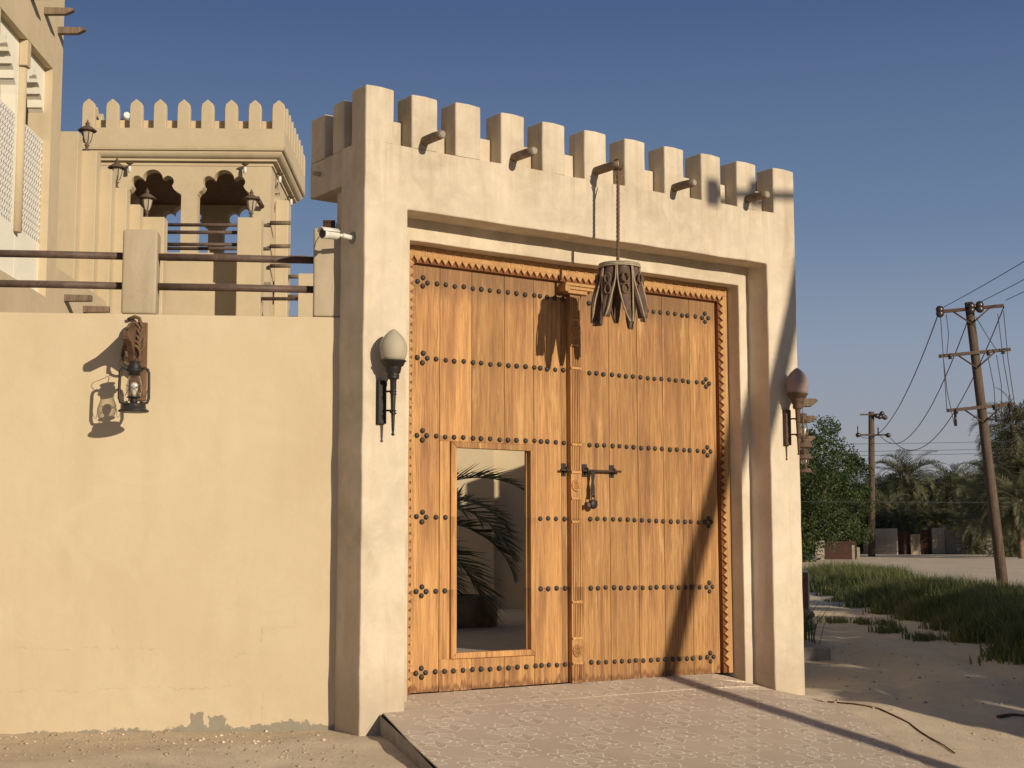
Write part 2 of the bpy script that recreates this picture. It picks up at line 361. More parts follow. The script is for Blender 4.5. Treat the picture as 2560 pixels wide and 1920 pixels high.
def leafmat(name, c1, c2, tr=.25, scale=1.2):
    m = NT(name, .55, .35); oi = m.coord(kind='Object'); a = m.noise(oi, scale, 3, .6)
    g = m.n('ShaderNodeNewGeometry')
    base = m.mix(m.ramp(g.outputs['Random Per Island'], [(0, 0), (1, 1)]), c1, c2)
    base = m.mix(m.math('MULTIPLY', m.ramp(a, [(.35, 0), (.65, 1)]), .35), base, tuple(x*.6 for x in c1))
    m.color(base)
    t = m.n('ShaderNodeBsdfTranslucent'); m.l(base, t.inputs[0]); mx = m.n('ShaderNodeMixShader'); mx.inputs[0].default_value = tr
    m.l(m.b.outputs[0], mx.inputs[1]); m.l(t.outputs[0], mx.inputs[2]); m.l(mx.outputs[0], m.t.nodes['Material Output'].inputs[0])
    return m.m
PALM = leafmat('date_palm_leaf', (.105, .115, .055), (.20, .20, .115))
PALMY = leafmat('courtyard_palm_leaf', (.075, .095, .04), (.18, .19, .10))
DRYPALM = leafmat('dry_palm_leaf', (.17, .125, .075), (.26, .20, .13))
LEAF = leafmat('broad_leaf', (.030, .056, .014), (.085, .115, .032), .25)
GRASS = leafmat('reed_grass', (.09, .135, .035), (.29, .28, .12), .4, .25)
BARK = simple('palm_bark', (.20, .135, .085), .95, .1, 0, .4, 9, .8)
BARK2 = simple('tree_bark', (.12, .09, .065), .95, .1, 0, .4, 9, .8)

def sand():
    m = NT('sand_ground', .95, .1); v = m.coord()
    a = m.noise(v, .35, 6, .6, .3); b = m.noise(v, 3.5, 8, .7); c = m.noise(v, 55, 5, .75)
    base = m.mix(m.ramp(a, [(.3, 0), (.7, 1)]), (.64, .52, .37), (.76, .64, .48))
    base = m.mix(m.math('MULTIPLY', m.ramp(b, [(.40, 0), (.62, 1)]), .45), base, (.52, .43, .325))
    base = m.mix(m.math('MULTIPLY', m.ramp(c, [(.55, 0), (.75, 1)]), .5), base, (.36, .30, .225))
    vo = m.n('ShaderNodeTexVoronoi'); vo.inputs['Scale'].default_value = 26; m.l(v, vo.inputs[0])
    k = m.math('MULTIPLY', m.math('LESS_THAN', vo.outputs[0], .16), m.ramp(b, [(.45, 0), (.6, 1)]))
    base = m.mix(m.math('MULTIPLY', k, .6), base, (.72, .64, .52)); m.color(base)
    h = m.math('ADD', m.math('MULTIPLY', b, .8), m.math('MULTIPLY', c, .45)); h = m.math('ADD', h, m.math('MULTIPLY', k, .5))
    m.bump(h, .7, .045); return m.m
SAND = sand()
SANDD = simple('debris_soil', (.24, .19, .14), .95, .1, 0, .3, 8, .6)

def tile_mat():
    m = NT('flower_tile', .8, .12)
    tc = m.n('ShaderNodeTexCoord'); x, y, z = m.sep(tc.outputs['Object'])
    fx = m.math('SUBTRACT', m.math('FRACT', m.math('MULTIPLY_ADD', x, 1/.593, .5-.105/.593)), .5); fy = m.math('SUBTRACT', m.math('FRACT', m.math('MULTIPLY_ADD', y, 1/.622, .5+1.972/.622)), .5)
    r = m.math('SQRT', m.math('ADD', m.math('MULTIPLY', fx, fx), m.math('MULTIPLY', fy, fy))); th = m.math('ARCTAN2', fy, fx)
    v = m.coord(); nz = m.noise(v, 9, 3)
    th2 = m.math('ADD', th, m.math('MULTIPLY', m.math('SUBTRACT', nz, .5), .22))
    def band(d, w): return m.math('LESS_THAN', m.math('ABSOLUTE', d), w)
    # four looped petals
    pet = m.math('MULTIPLY', m.math('POWER', m.math('ABSOLUTE', m.math('COSINE', m.math('MULTIPLY', th2, 2))), .8), .27)
    l1 = band(m.math('SUBTRACT', r, pet), .017)
    # lacy outer rim
    rim = m.math('ADD', .40, m.math('MULTIPLY', m.math('SINE', m.math('MULTIPLY', th2, 9)), .055)); rim = m.math('ADD', rim, m.math('MULTIPLY', m.math('SINE', m.math('MULTIPLY', th2, 23)), .014))
    l2 = band(m.math('SUBTRACT', r, rim), .014)
    # filaments
    ray_ = m.math('MULTIPLY', m.math('GREATER_THAN', m.math('SINE', m.math('MULTIPLY', th2, 36)), .84), m.math('MULTIPLY', m.math('LESS_THAN', r, .37), m.math('GREATER_THAN', r, .05)))
    net = m.n('ShaderNodeTexVoronoi'); net.feature = 'DISTANCE_TO_EDGE'; net.inputs['Scale'].default_value = 55; m.l(v, net.inputs[0])
    inside = m.math('MULTIPLY', m.math('LESS_THAN', r, rim), m.math('GREATER_THAN', r, pet))
    half = m.ramp(m.math('SINE', m.math('MULTIPLY', th2, 4.5)), [(.35, 0), (.6, 1)])
    lace = m.math('MULTIPLY', m.math('MULTIPLY', inside, half), m.math('LESS_THAN', net.outputs[0], .10))
    lines = m.math('MAXIMUM', m.math('MAXIMUM', l1, m.math('MULTIPLY', l2, .8)), m.math('MULTIPLY', ray_, .5)); core = m.math('LESS_THAN', r, .03)
    lines = m.math('MAXIMUM', lines, core)
    sp = m.n('ShaderNodeTexVoronoi'); sp.inputs['Scale'].default_value = 46; m.l(v, sp.inputs[0])
    spk = m.math('MULTIPLY', m.math('LESS_THAN', sp.outputs[0], .26), m.ramp(m.noise(v, 6, 3), [(.4, .2), (.6, .9)]))
    big = m.noise(v, .7, 5, .6); med = m.noise(v, 5, 5, .6)
    base = m.mix(m.ramp(big, [(.35, 0), (.65, 1)]), (.475, .385, .30), (.575, .475, .375))
    base = m.mix(m.math('MULTIPLY', m.ramp(med, [(.4, 0), (.65, 1)]), .35), base, (.54, .465, .375))
    base = m.mix(m.math('MULTIPLY', spk, .38), base, (.21, .14, .10))
    base = m.mix(m.math('MULTIPLY', m.math('MULTIPLY', inside, half), .4), base, (.27, .185, .135))
    base = m.mix(m.math('MULTIPLY', lace, .35), base, (.55, .47, .38))
    base = m.mix(m.math('MULTIPLY', lines, m.math('MULTIPLY', m.ramp(med, [(.2, .6), (.5, 1)]), .9)), base, (.84, .76, .64))
    dust = m.ramp(m.math('ADD', m.noise(v, 1.3, 6, .65), m.ramp(m.math('SUBTRACT', m.math('SUBTRACT', x, y), 3.0), [(0, 0), (1, .0)])), [(.46, 0), (.72, 1)])
    base = m.mix(m.math('MULTIPLY', dust, .4), base, (.53, .44, .35)); m.color(base)
    m.bump(m.math('ADD', m.noise(v, 60, 3), m.math('MULTIPLY', lines, .6)), .25, .004); return m.m
TILE = tile_mat()

# ------------------------------------------------------------------ ground
def sst(a, b, x): t = min(1, max(0, (x-a)/(b-a))); return t*t*(3-2*t)
GMi = GM.inverted()
RE = [(.35, 5.52), (-.03, 5.50), (-.95, 5.0), (-2.55, 4.25), (-3.4, 3.6), (-5.2, 2.6)]
def hgt(x, y):
    l = GMi @ Vector((x, y, 0)); n = l.y
    z = 0 if n > 0 else max(-.42, .12*n)
    kb = 0
    if -6 < n < .35:       # sand banked flush against the right side of the ramp
        xr = RE[0][1]
        for (n0_, x0_), (n1_, x1_) in zip(RE, RE[1:]):
            if n1_ <= n <= n0_: xr = x0_+(x1_-x0_)*(n-n0_)/(n1_-n0_)
        if n < -5.2: xr = 2.6
        k = sst(xr-.35, xr-.10, l.x)*(1-sst(xr+.3, xr+1.6, l.x))
        kb = k
        z = z*(1-k)+(.155+.15*min(n, 0)-.158*sst(4.55, 5.5, l.x)*sst(-1.2, -.2, n))*k
    z += sst(38, 110, y)*.90
    z += .035*noise.noise(Vector((x*.35, y*.35, 0)))+.012*noise.noise(Vector((x*1.7, y*1.7, 3)))*sst(60, 20, y) if y < 200 else 0
    if 10 < y < 70 and x > 2.0:        # tyre ruts and low ridges of the sand track
        cxx = np.interp(y, [10, 16, 22, 30, 42, 60], [3.9, 4.8, 5.9, 7.0, 8.4, 10.0]); dx_ = x-cxx; f_ = (sst(-.1, .4, x-3.3) if y < 17.5 else 1)*(1-kb)
        for c_ in (-.72, .72): z -= .035*math.exp(-((dx_-c_+.15*sin(y*.6))/.20)**2)*f_
        z += (.024*noise.noise(Vector((dx_*2.2, y*.45, 7)))+.014*noise.noise(Vector((dx_*5, y*1.4, 9))))*f_*sst(70, 40, y)
    if y < 13.6 and x < .3: z += .016*noise.noise(Vector((x*2.5, y*3.5, 1)))+.010*noise.noise(Vector((x*8, y*8, 2)))
    return z
def lin(a, b, n): return list(np.linspace(a, b, n, endpoint=False))
xs = [-900, -400, -150, -60, -30]+lin(-20, -7, 18)+lin(-7, 12, 190)+lin(12, 30, 40)+[30, 45, 70, 120, 300, 900]
ys = [-300, -100, -40]+lin(-15, 8, 24)+lin(8, 30, 210)+lin(30, 60, 60)+lin(60, 130, 40)+[130, 160, 220, 400, 900]
V = np.array([(x, y, hgt(x, y)) for y in ys for x in xs]); nx = len(xs)
F = np.array([(j*nx+i, j*nx+i+1, (j+1)*nx+i+1, (j+1)*nx+i) for j in range(len(ys)-1) for i in range(nx-1)])
g = np_mesh('ground', V, F, SAND); g.data.polygons.foreach_set('use_smooth', [True]*len(F)); tag(g, kind='structure')

# ------------------------------------------------------------------ ramp with flower tiles
RA = radians(45)
def rz(n): return .16+.15*n
outline = [(.19, 0), (-.05, -.9), (-.42, -2.1), (-1.0, -4.4), (2.6, -5.2), (3.6, -3.4), (4.25, -2.55), (5.0, -.95), (5.50, -.03), (5.05, 0), (5.05, .3), (4.9, .3), (4.9, .53), (.66, .53), (.66, .3), (.45, .3), (.45, 0)]
def clip(poly, a, b, c):     # keep a*x+b*y<=c
    out = []
    for i in range(len(poly)):
        p, q = poly[i], poly[(i+1) % len(poly)]; dp = a*p[0]+b*p[1]-c; dq = a*q[0]+b*q[1]-c
        if dp <= 0: out.append(p)
        if dp*dq < 0: t = dp/(dp-dq); out.append((p[0]+(q[0]-p[0])*t, p[1]+(q[1]-p[1])*t))
    return out
ramp_t = thing('entrance_ramp', None, None, GM); ramp_t['kind'] = 'structure'
mb = MB(); n0 = len(outline)
def rh(x, n):
    z = rz(n)
    z -= .16*sst(4.55, 5.5, x)*sst(-1.2, -.2, n)+ .10*sst(3.6, 5.0, x)*sst(-.2, -2.5, n)*0
    return z
tv = [Vector((p[0], p[1], rh(*p)-.014)) for p in outline]; bv = [Vector((p[0], p[1], -1.0)) for p in outline]
mb.add(tv+bv, [(i, i+n0, (i+1) % n0+n0, (i+1) % n0) for i in range(n0)])
base_o = mb.build('ramp_base', CONCRETE, ramp_t, fix=False)
TS = .40; tn = 0
ca, sa = cos(RA), sin(RA)
# convex pieces of the outline so that the clipping stays simple
pieces = [[(-1.0, -4.4), (2.6, -5.2), (3.6, -3.4), (4.25, -2.55), (5.0, -.95), (5.50, -.03), (.19, 0), (-.05, -.9), (-.42, -2.1)],
          [(.45, 0), (5.05, 0), (5.05, .3), (.45, .3)], [(.66, .3), (4.9, .3), (4.9, .53), (.66, .53)]]
for i in range(-16, 16):
    for j in range(-16, 16):
        u0_, v0_ = .105+(i-.5)*.593, -1.972+(j-.5)*.622; cell = [(u0_, v0_), (u0_+.593, v0_), (u0_+.593, v0_+.622), (u0_, v0_+.622)]
        gcell = [(u*ca-v*sa, u*sa+v*ca) for u, v in cell]      # tile grid lies diagonally to the gate
        e = .0012
        vs_, fs_ = [], []
        for pc in pieces:
            poly = gcell
            m_ = len(pc)
            cx_ = sum(p[0] for p in pc)/m_; cy_ = sum(p[1] for p in pc)/m_
            for k in range(m_):
                p, q = pc[k], pc[(k+1) % m_]; a, b = q[1]-p[1], -(q[0]-p[0]); c = a*p[0]+b*p[1]
                if a*cx_+b*cy_ > c: a, b, c = -a, -b, -c
                poly = clip(poly, a, b, c)
                if len(poly) < 3: break
            if len(poly) >= 3:
                gx = sum(p[0] for p in poly)/len(poly); gy = sum(p[1] for p in poly)/len(poly)
                pl_ = [(gx+(p[0]-gx)*1.0, gy+(p[1]-gy)*1.0) for p in poly]
                b0 = len(vs_)
                dz = random.uniform(-.0003, .0003)
                vs_ += [((p[0]*ca+p[1]*sa), (-p[0]*sa+p[1]*ca), rh(*p)+dz) for p in pl_]+[((p[0]*ca+p[1]*sa), (-p[0]*sa+p[1]*ca), rh(*p)-.012) for p in pl_]
                q_ = len(pl_); fs_.append(tuple(b0+k for k in range(q_))); fs_ += [(b0+k, b0+q_+k, b0+q_+(k+1) % q_, b0+(k+1) % q_) for k in range(q_)]
        if fs_:
            o = mesh_obj('tile', vs_, fs_, TILE, ramp_t); o.rotation_euler = (0, 0, RA)

# ------------------------------------------------------------------ the gateway
gate = thing('masonry_gateway', 'crenellated plaster gateway with a recessed double wooden door', 'gateway', GM)
def rough_poly(pts, step=.18, amp=.004, seed=0):
    out = []
    for i in range(len(pts)):
        p, q = Vector(pts[i]), Vector(pts[(i+1) % len(pts)]); L = (q-p).length; k = max(1, int(L/step)); nrm = Vector((-(q-p).y, (q-p).x))/L
        for a in range(k):
            t = a/k; d = 0 if a == 0 else amp*noise.noise(Vector(((p.x+q.x)*t*2.3+seed, (p.y+(q.y-p.y)*t)*3.1, seed*1.7+i)))*2
            out.append(tuple(p+(q-p)*t+nrm*d))
    return out
mb = MB()
mb.prism(rough_poly([(-.012, -.6), (.445, -.6), (.45, 4.648), (5.045, 4.655), (5.04, -.6), (5.49, -.6), (5.49, 5.235), (0, 5.235)], .16, .005), 0, .445)
body = mb.build('wall', PL_GATE, gate, .014, 2, bf=lambda e: min(v.co.z for v in e.verts) < 5.2)
mb = MB(); mb.prism(rough_poly([(.12, -.6), (.66, -.6), (.665, 4.443), (4.905, 4.448), (4.905, -.6), (5.36, -.6), (5.36, 4.95), (.12, 4.95)], .2, .003, 5), .305, .66)
mb.build('inner_surround', PL_GATE, gate, .010, 2)
mb = MB(); mb.box(.003, 5.487, .172, .262, 5.20, 5.505); mb.build('parapet_ledge', PL_GATE, gate, .012, 2)
mb = MB(); mb.prism(rough_poly([(.26, 4.895), (1.05, 4.885), (1.05, 5.225), (.26, 5.23)], .2, .004), .002, .335, axis='X')
mb.prism([(.40, -.6), (.70, -.6), (.70, 4.90), (.40, 4.90)], .10, .40, axis='X'); mb.build('side_parapet', PL_GATE, gate, .012, 2)
mb = MB(); mb.prism([(.26, 4.895), (1.05, 4.885), (1.05, 5.225), (.26, 5.23)], 5.155, 5.488, axis='X'); mb.build('side_parapet', PL_GATE, gate, .012, 2)
mer = [(0, .298), (.487, .767), (.970, 1.255), (1.492, 1.769), (1.988, 2.266), (2.514, 2.793), (3.038, 3.309), (3.572, 3.844), (4.094, 4.375), (4.615, 4.902), (5.169, 5.49)]
for i, (a, b) in enumerate(mer):
    h = 5.745+random.uniform(-.008, .008); mb = MB(); nn = 5
    pts = [(a, 5.236), (b, 5.236), (b, 5.4), (b+random.uniform(-.004, .004), 5.6), (b, h-.004), ((a+b)/2, h+.006), (a, h), (a+random.uniform(-.004, .004), 5.5)]
    mb.prism(pts, .0, .262)
    mb.v = [(x+.004*noise.noise(Vector((x*5, y*5, z*5+i)))*(z > 5.3), y+.003*noise.noise(Vector((x*5+9, y*5, z*5)))*(1 if y > .1 else .2)*(z > 5.3), z) for x, y, z in mb.v]
    mb.build('merlon', PL_GATE, gate, .016, 3, bf=lambda e: max(v.co.z for v in e.verts) > 5.26)
for s0, s1 in ((.002, .26), (5.23, 5.488)):
    for a, b, h in ((.412, .618, 5.70), (.775, 1.046, 5.655)):
        mb = MB(); mb.box(s0, s1, a, b, 5.226, h, j=.003); mb.build('merlon', PL_GATE, gate, .016, 3, bf=lambda e: max(v.co.z for v in e.verts) > 5.26)
# drain logs
logs = []
for s, z, L in ((.624, 5.316, .30), (1.642, 5.317, .32), (2.65, 5.331, .375), (3.703, 5.311, .30), (4.76, 5.334, .30)):
    mb = MB(); k = random.random()*.01
    mb.tube([(s, .05, z), (s+.004, -L*.4, z+.004), (s-.002+k, -L*.8, z), (s+k, -L, z-.002)], [.043, .045, .042, .040], 14, jit=.05)
    o = mb.build('log', LOG, gate)
    e = MB(); e.tube([(s+k, -L-.001, z-.002), (s+k, -L-.006, z-.002)], .030, 10, jit=.15); e.build('cut_end', CONCRETE, o)
# small pipe in the side parapet
mb = MB(); mb.tube([(.03, .86, 5.09), (-.075, .84, 5.085)], .021, 12); mb.build('drain_pipe', PL_POST, gate)

# door frame: carved boards with teeth
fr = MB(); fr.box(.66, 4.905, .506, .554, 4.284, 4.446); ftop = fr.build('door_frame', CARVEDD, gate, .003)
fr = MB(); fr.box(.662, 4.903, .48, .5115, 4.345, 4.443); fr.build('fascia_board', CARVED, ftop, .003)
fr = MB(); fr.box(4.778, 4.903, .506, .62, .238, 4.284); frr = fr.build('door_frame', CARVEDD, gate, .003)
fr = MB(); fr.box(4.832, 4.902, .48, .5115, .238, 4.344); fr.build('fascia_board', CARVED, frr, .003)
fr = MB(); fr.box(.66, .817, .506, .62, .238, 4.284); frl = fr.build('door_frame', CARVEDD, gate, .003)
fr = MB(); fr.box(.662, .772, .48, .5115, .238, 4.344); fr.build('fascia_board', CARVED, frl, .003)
tp = MB(); tp.prism([(-.0385, 0), (0, -.052), (.0385, 0)], -.0155, .0095); tooth = tp.build('tooth', CARVED, ftop, .0015, 1)
tooth.location = (.78, .496, 4.3449)
for k in range(1, 52): inst('tooth', tooth, (.78+.0785*k, .496, 4.3449), ftop)
for k in range(51): inst('tooth', tooth, (4.8319, .496, 4.27-.0785*k), frr, (0, pi/2, 0))
for k in range(51): inst('tooth', tooth, (.7721, .496, 4.27-.0785*k), frl, (0, -pi/2, 0))
for o in ftop.children[:]:
    pass
tp = MB(); tp.box(-.019, .019, -.004, .004, -.017, .017); sq = tp.build('carved_square', CARVED, ftop, .001, 1); sq.location = (.80, .477, 4.408)
for k in range(1, 36): inst('carved_square', sq, (.80+.1165*k, .477, 4.408), ftop)

# door leaves
def leaf(name, x0, x1):
    mb = MB(); return mb, name
DZ0, DZ1 = .247, 4.300
back = MB()
back.box(.82, 1.345, .592, .62, DZ0+.01, DZ1); back.box(2.21, 2.70, .592, .62, DZ0+.01, DZ1); back.box(1.345, 2.21, .592, .62, 2.55, DZ1); back.box(1.345, 2.21, .592, .62, DZ0+.01, .59)
ll = back.build('door_leaf', DOOR, gate); ll['label'] = 'left leaf with the small open wicket'
back = MB(); back.box(2.70, 4.777, .592, .62, DZ0+.01, DZ1); rl = back.build('door_leaf', DOOR, gate); rl['label'] = 'right leaf with the iron bolt and padlock'
def plank(x0, x1, z0, z1, par, y=.556):
    mb = MB(); g_ = .0022; mb.box(-(x1-x0)/2+g_, (x1-x0)/2-g_, 0, .035, z0, z1, j=.0008)
    o = mb.build('plank', DOOR, par, .0035, 2); o.location = ((x0+x1)/2, y+random.uniform(-.0015, .0015), 0); return o
plank(.82, 1.161, DZ0, DZ1, ll); plank(1.161, 1.281, .54, 2.60, ll)
plank(1.161, 1.531, 2.60, DZ1, ll); plank(1.161, 1.531, DZ0-.004, .54, ll)
for a, b in ((1.531, 1.922), (1.922, 2.284)):
    plank(a, b, 2.60, DZ1, ll); plank(a, b, DZ0, .54, ll)
plank(2.284, 2.625, DZ0, DZ1, ll); plank(2.625, 2.698, DZ0, DZ1, ll)
for a, b in ((2.838, 2.885), (2.885, 3.255), (3.255, 3.642), (3.642, 3.997), (3.997, 4.394), (4.394, 4.776)): plank(a, b, DZ0-.012, DZ1, rl)
# wicket surround
wf = MB(); wf.prism([(1.281, .541), (2.287, .535), (2.223, .592), (1.347, .597)], .53, .60); wf.build('wicket_rail', DOOR, ll, .005, 2)
wf = MB(); wf.prism([(1.281, 2.598), (1.349, 2.540), (2.222, 2.538), (2.287, 2.598)], .53, .60); wf.build('wicket_rail', DOOR, ll, .005, 2)
wf = MB(); wf.prism([(1.281, .541), (1.346, .597), (1.346, 2.540), (1.281, 2.598)], .531, .60); wf.build('wicket_stile', DOOR, ll, .005, 2)
wf = MB(); wf.prism([(2.223, .594), (2.285, .537), (2.285, 2.597), (2.223, 2.538)], .531, .60); wf.build('wicket_stile', DOOR, ll, .005, 2)
# studs
st = MB(); st.lathe([(.0255, 0), (.026, -.004), (.0235, -.012), (.0165, -.019), (.008, -.0225), (.0001, -.0235)], axis='Y', n=14); stud = st.build('stud', STUD, ll)
first = [True]
def add_stud(x, z, par):
    x += random.uniform(-.004, .004); z += random.uniform(-.004, .004)
    if first[0]: stud.location = (x, .5555, z); first[0] = False; return
    inst('stud', stud, (x, .5555, z), par, (0, random.random()*6, 0), (random.uniform(.94, 1.06),)*3)
LX = [1.119, 1.224, 1.325, 1.432, 1.541, 1.640, 1.746, 1.855, 1.963, 2.066, 2.177, 2.286, 2.364, 2.449, 2.551, 2.652]
RX = [2.991, 3.086, 3.180, 3.293, 3.389, 3.487, 3.580, 3.684, 3.785, 3.877, 3.974, 4.087, 4.184, 4.286, 4.370, 4.485]
for z in (4.112, 3.379, 2.64, 1.871, 1.178, .427):
    xs_ = LX if z not in (1.871, 1.178) else [1.119, 1.224, 2.35, 2.449, 2.551, 2.660]
    for x in xs_: add_stud(x, z, ll)
    for dx, dz in ((-.054, .002), (.006, .045), (.052, .0), (.004, -.040)): add_stud(.960+dx, z+dz, ll)
for z, z2 in ((4.098, 4.092), (3.372, 3.371), (2.631, 2.618), (1.875, 1.85), (1.176, 1.154), (.428, .408)):
    for x in RX: add_stud(x, z+(z2-z)*(x-2.99)/1.5, rl)
    for dx, dz in ((-.046, .0), (0, .044), (.049, 0), (.001, -.044)): add_stud(4.627+dx, z2+dz, rl)
# centre post, carved
cp = MB(); cp.box(2.702, 2.836, .494, .59, .240, 4.16); post = cp.build('centre_post', DOOR, gate, .003)
fil = MB(); 
for z0, z1 in ((.27, .42), (.70, 1.02), (1.06, 1.82), (1.86, 2.06), (2.36, 2.60), (2.64, 3.38), (3.42, 3.62), (3.92, 4.13)):
    for k in range(5):
        x = 2.722+k*.0215; fil.box(x, x+.013, .484, .4945, z0, z1)
fil.build('reeded_carving', DOOR, post, .002, 1)
bnd = MB()
for z in (.435, .68, 1.04, 1.84, 2.075, 2.34, 2.62, 3.40, 3.635, 3.90): bnd.box(2.703, 2.832, .481, .494, z-.012, z+.012)
bnd.build('carved_band', DOOR, post, .002, 1)
for z in (.558, 2.208, 3.768):
    ro = MB(); ro.lathe([(.062, 0), (.062, -.012), (.052, -.016), (.05, -.010), (.012, -.010), (.010, -.018), (.0001, -.02)], (2.769, .494, z), 20, 'Y')
    for k in range(8):
        a = k*pi/4; ro.tube([(2.769+.014*cos(a), .482, z+.014*sin(a)), (2.769+.03*cos(a), .478, z+.03*sin(a)), (2.769+.047*cos(a), .482, z+.047*sin(a))], [.003, .008, .003], 6)
    ro.build('rosette', DOOR, post)
cap = MB(); cap.box(2.60, 3.02, .425, .555, 4.236, 4.266); cap.box(2.625, 2.97, .440, .555, 4.203, 4.2335); cap.box(2.65, 2.90, .455, .555, 4.163, 4.2005)
cap.tube([(2.62, .43, 4.215), (2.62, .55, 4.215)], .042, 14); cap.build('capital', CARVED, post, .003, 1)
# bolt
rod = MB(); rod.tube([(2.852, .505, 2.361), (3.362, .505, 2.364)], .0125, 12); bolt = rod.build('bolt_rod', RUST, rl)
rod = MB(); rod.tube([(2.578, .505, 2.36), (2.705, .505, 2.362)], .0125, 12); bolt2 = rod.build('bolt_rod', RUST, ll)
for x, par, bo in ((2.919, rl, bolt), (3.277, rl, bolt), (2.648, ll, bolt2)):
    p = MB(); p.box(x-.030, x+.030, .545, .5555, 2.30, 2.43); p.build('bolt_plate', IRON, par, .01, 3)
    p = MB(); p.tube([(x+.012*0, .552, 2.363+.0), (x, .500, 2.388), (x, .485, 2.363), (x, .500, 2.338), (x, .552, 2.355)], .009, 8); p.build('bolt_ring', IRON, par)
hp = MB(); hp.prism([(2.950, 2.372), (3.020, 2.372), (3.004, 2.315), (2.992, 2.25), (3.004, 2.19), (3.004, 2.09), (2.955, 2.09), (2.952, 2.19), (2.966, 2.25), (2.962, 2.315)], .488, .500); hp.build('hasp', IRON, rl, .003, 2)

# padlock (hangs on the hasp)
pad = thing('padlock', 'dark weathered padlock hanging from the hasp on the door', 'padlock', GM @ T(2.968, .475, 2.055))
p = MB(); p.lathe([(.0001, -.026), (.034, -.026), (.046, -.018), (.050, 0), (.046, .018), (.034, .026), (.0001, .026)], (0, 0, -.035), 18, 'Y')
p.box(-.040, .040, -.024, .024, -.03, .006); p.build('lock_body', IRON, pad, .006, 2)
p = MB(); p.tube([(-.022+.0, 0, 0), (-.022, 0, .04)]+[(-.022*cos(a), 0, .04+.026*sin(a)) for a in (pi/6, pi/3, pi/2, 2*pi/3, 5*pi/6)]+[(.022, 0, .04), (.022, 0, 0)], .006, 8); p.build('shackle', BRONZE, pad)
p = MB(); p.lathe([(.014, -.014), (.025, -.012), (.025, .012), (.014, .014)], (-.062, 0, -.045), 14, 'Y'); p.build('key_cover', BRONZE, pad)

# ------------------------------------------------------------------ hanging well bucket and rope
LB = GM @ T(2.668, -.335, 4.335)
bucket = thing('leather_bucket', 'leather well bucket cut into hanging tongues, roped to the middle log', 'bucket', LB)
NT_ = 8
def tongue(th0):
    # local: u across, v down; bends around the vertical axis
    half = pi/NT_*.93; vs_ = []; rows = 15; cols = 6; Lr = .575+.035*sin(th0*3+1)
    prof = []
    for i in range(rows+1):
        t = i/rows; zz = -Lr*t
        R = .190+.034*sin(min(1, t*1.5)*pi/2)+.075*max(0, t-.35)+.02*sin(th0*3)*t
        if t < .03: R = .19
        wf_ = 1-.10*t if t < .30 else max(.12, .97-.66*((t-.30)/.60)**1.1 if t < .90 else .31*(1-(t-.90)/.16))
        curl = .14*sin(th0*3+1)*t*t
        prof.append((R+.012*sin(t*5+th0*2)*t, zz, wf_, curl))
    for side in (0, 1):
        for R, zz, wf_, curl in prof:
            t_ = -zz/Lr
            for j in range(cols+1):
                a = th0+(j/cols*2-1)*half*wf_+curl; rr = R-(.010 if side else 0)-.045*((j/cols*2-1)*sin(th0*2+.6))*t_-.02*(abs(j/cols*2-1)**2)
                vs_.append((rr*cos(a), rr*sin(a), zz))
    n1 = (rows+1)*(cols+1); fs_ = []
    for i in range(rows):
        for j in range(cols):
            a = i*(cols+1)+j; fs_.append((a, a+cols+1, a+cols+2, a+1)); fs_.append((n1+a, n1+a+1, n1+a+cols+2, n1+a+cols+1))
    for i in range(rows):
        for j in (0, cols):
            a = i*(cols+1)+j; b = a+cols+1; fs_.append((a, b, n1+b, n1+a) if j else (a, n1+a, n1+b, b))
    a = rows*(cols+1); 
    for j in range(cols): fs_.append((a+j, a+j+1, n1+a+j+1, n1+a+j)); fs_.append((j, n1+j, n1+j+1, j+1))
    edges = [[(prof[i][0]*cos(th0+sgn*half*prof[i][2]+prof[i][3])*1.02, prof[i][0]*sin(th0+sgn*half*prof[i][2]+prof[i][3])*1.02, prof[i][1]) for i in range(rows+1)] for sgn in (-1, 1)]
    return vs_, fs_, edges
for k in range(NT_):
    th = 2*pi*k/NT_+.35; vs_, fs_, ed = tongue(th)
    mb = MB(); mb.add(vs_, fs_, True); o = mb.build('leather_tongue', LEATHER, bucket)
    mb = MB()
    for e_ in ed: mb.tube(e_, [.006+.003*min(1, i_/9) for i_ in range(len(e_))], 6)
    mb.build('stitched_edge', LEATHERP, o)
    mb = MB(); 
    for zc in (-.165, -.275):
        pts = []
        for q in range(13):
            a = q*2*pi/12; R = .232; aa = th+.027/.22*cos(a)*1.15; pts.append((R*cos(aa), R*sin(aa), zc+.048*sin(a)))
        mb.tube(pts, .010, 6, jit=.2)
    mb.build('rope_loop', ROPE, o)
mb = MB(); mb.lathe([(.0001, .008), (.10, .006), (.185, 0), (.192, -.012), (.185, -.02), (.0001, -.016)], n=28); mb.build('top_disc', LEATHER, bucket)
mb = MB()
for zc, R in ((-.004, .196), (-.020, .200), (-.036, .2035)):
    mb.tube([((R+.003*(q % 2))*cos(q*2*pi/40), (R+.003*(q % 2))*sin(q*2*pi/40), zc) for q in range(41)], .007, 6)
mb.build('rim_cord', CORD, bucket)
mb = MB()       # twisted rope from the log to the disc
H = 5.325-4.335
for ph in (0, 2*pi/3, 4*pi/3):
    mb.tube([(-.013*(1-t/40)+.009*cos(ph+t*1.15)-.004, .009*sin(ph+t*1.15), .0+H*t/40-.03*(t == 40)) for t in range(41)], .0105, 6)
mb.build('twisted_rope', ROPE, bucket)
mb = MB()
for q in range(3):
    x0 = -.020+.018*q; mb.tube([(x0+.052*0, .052*cos(a), H+.003+.052*sin(a)) for a in [i*2*pi/14 for i in range(15)]], .010, 6)
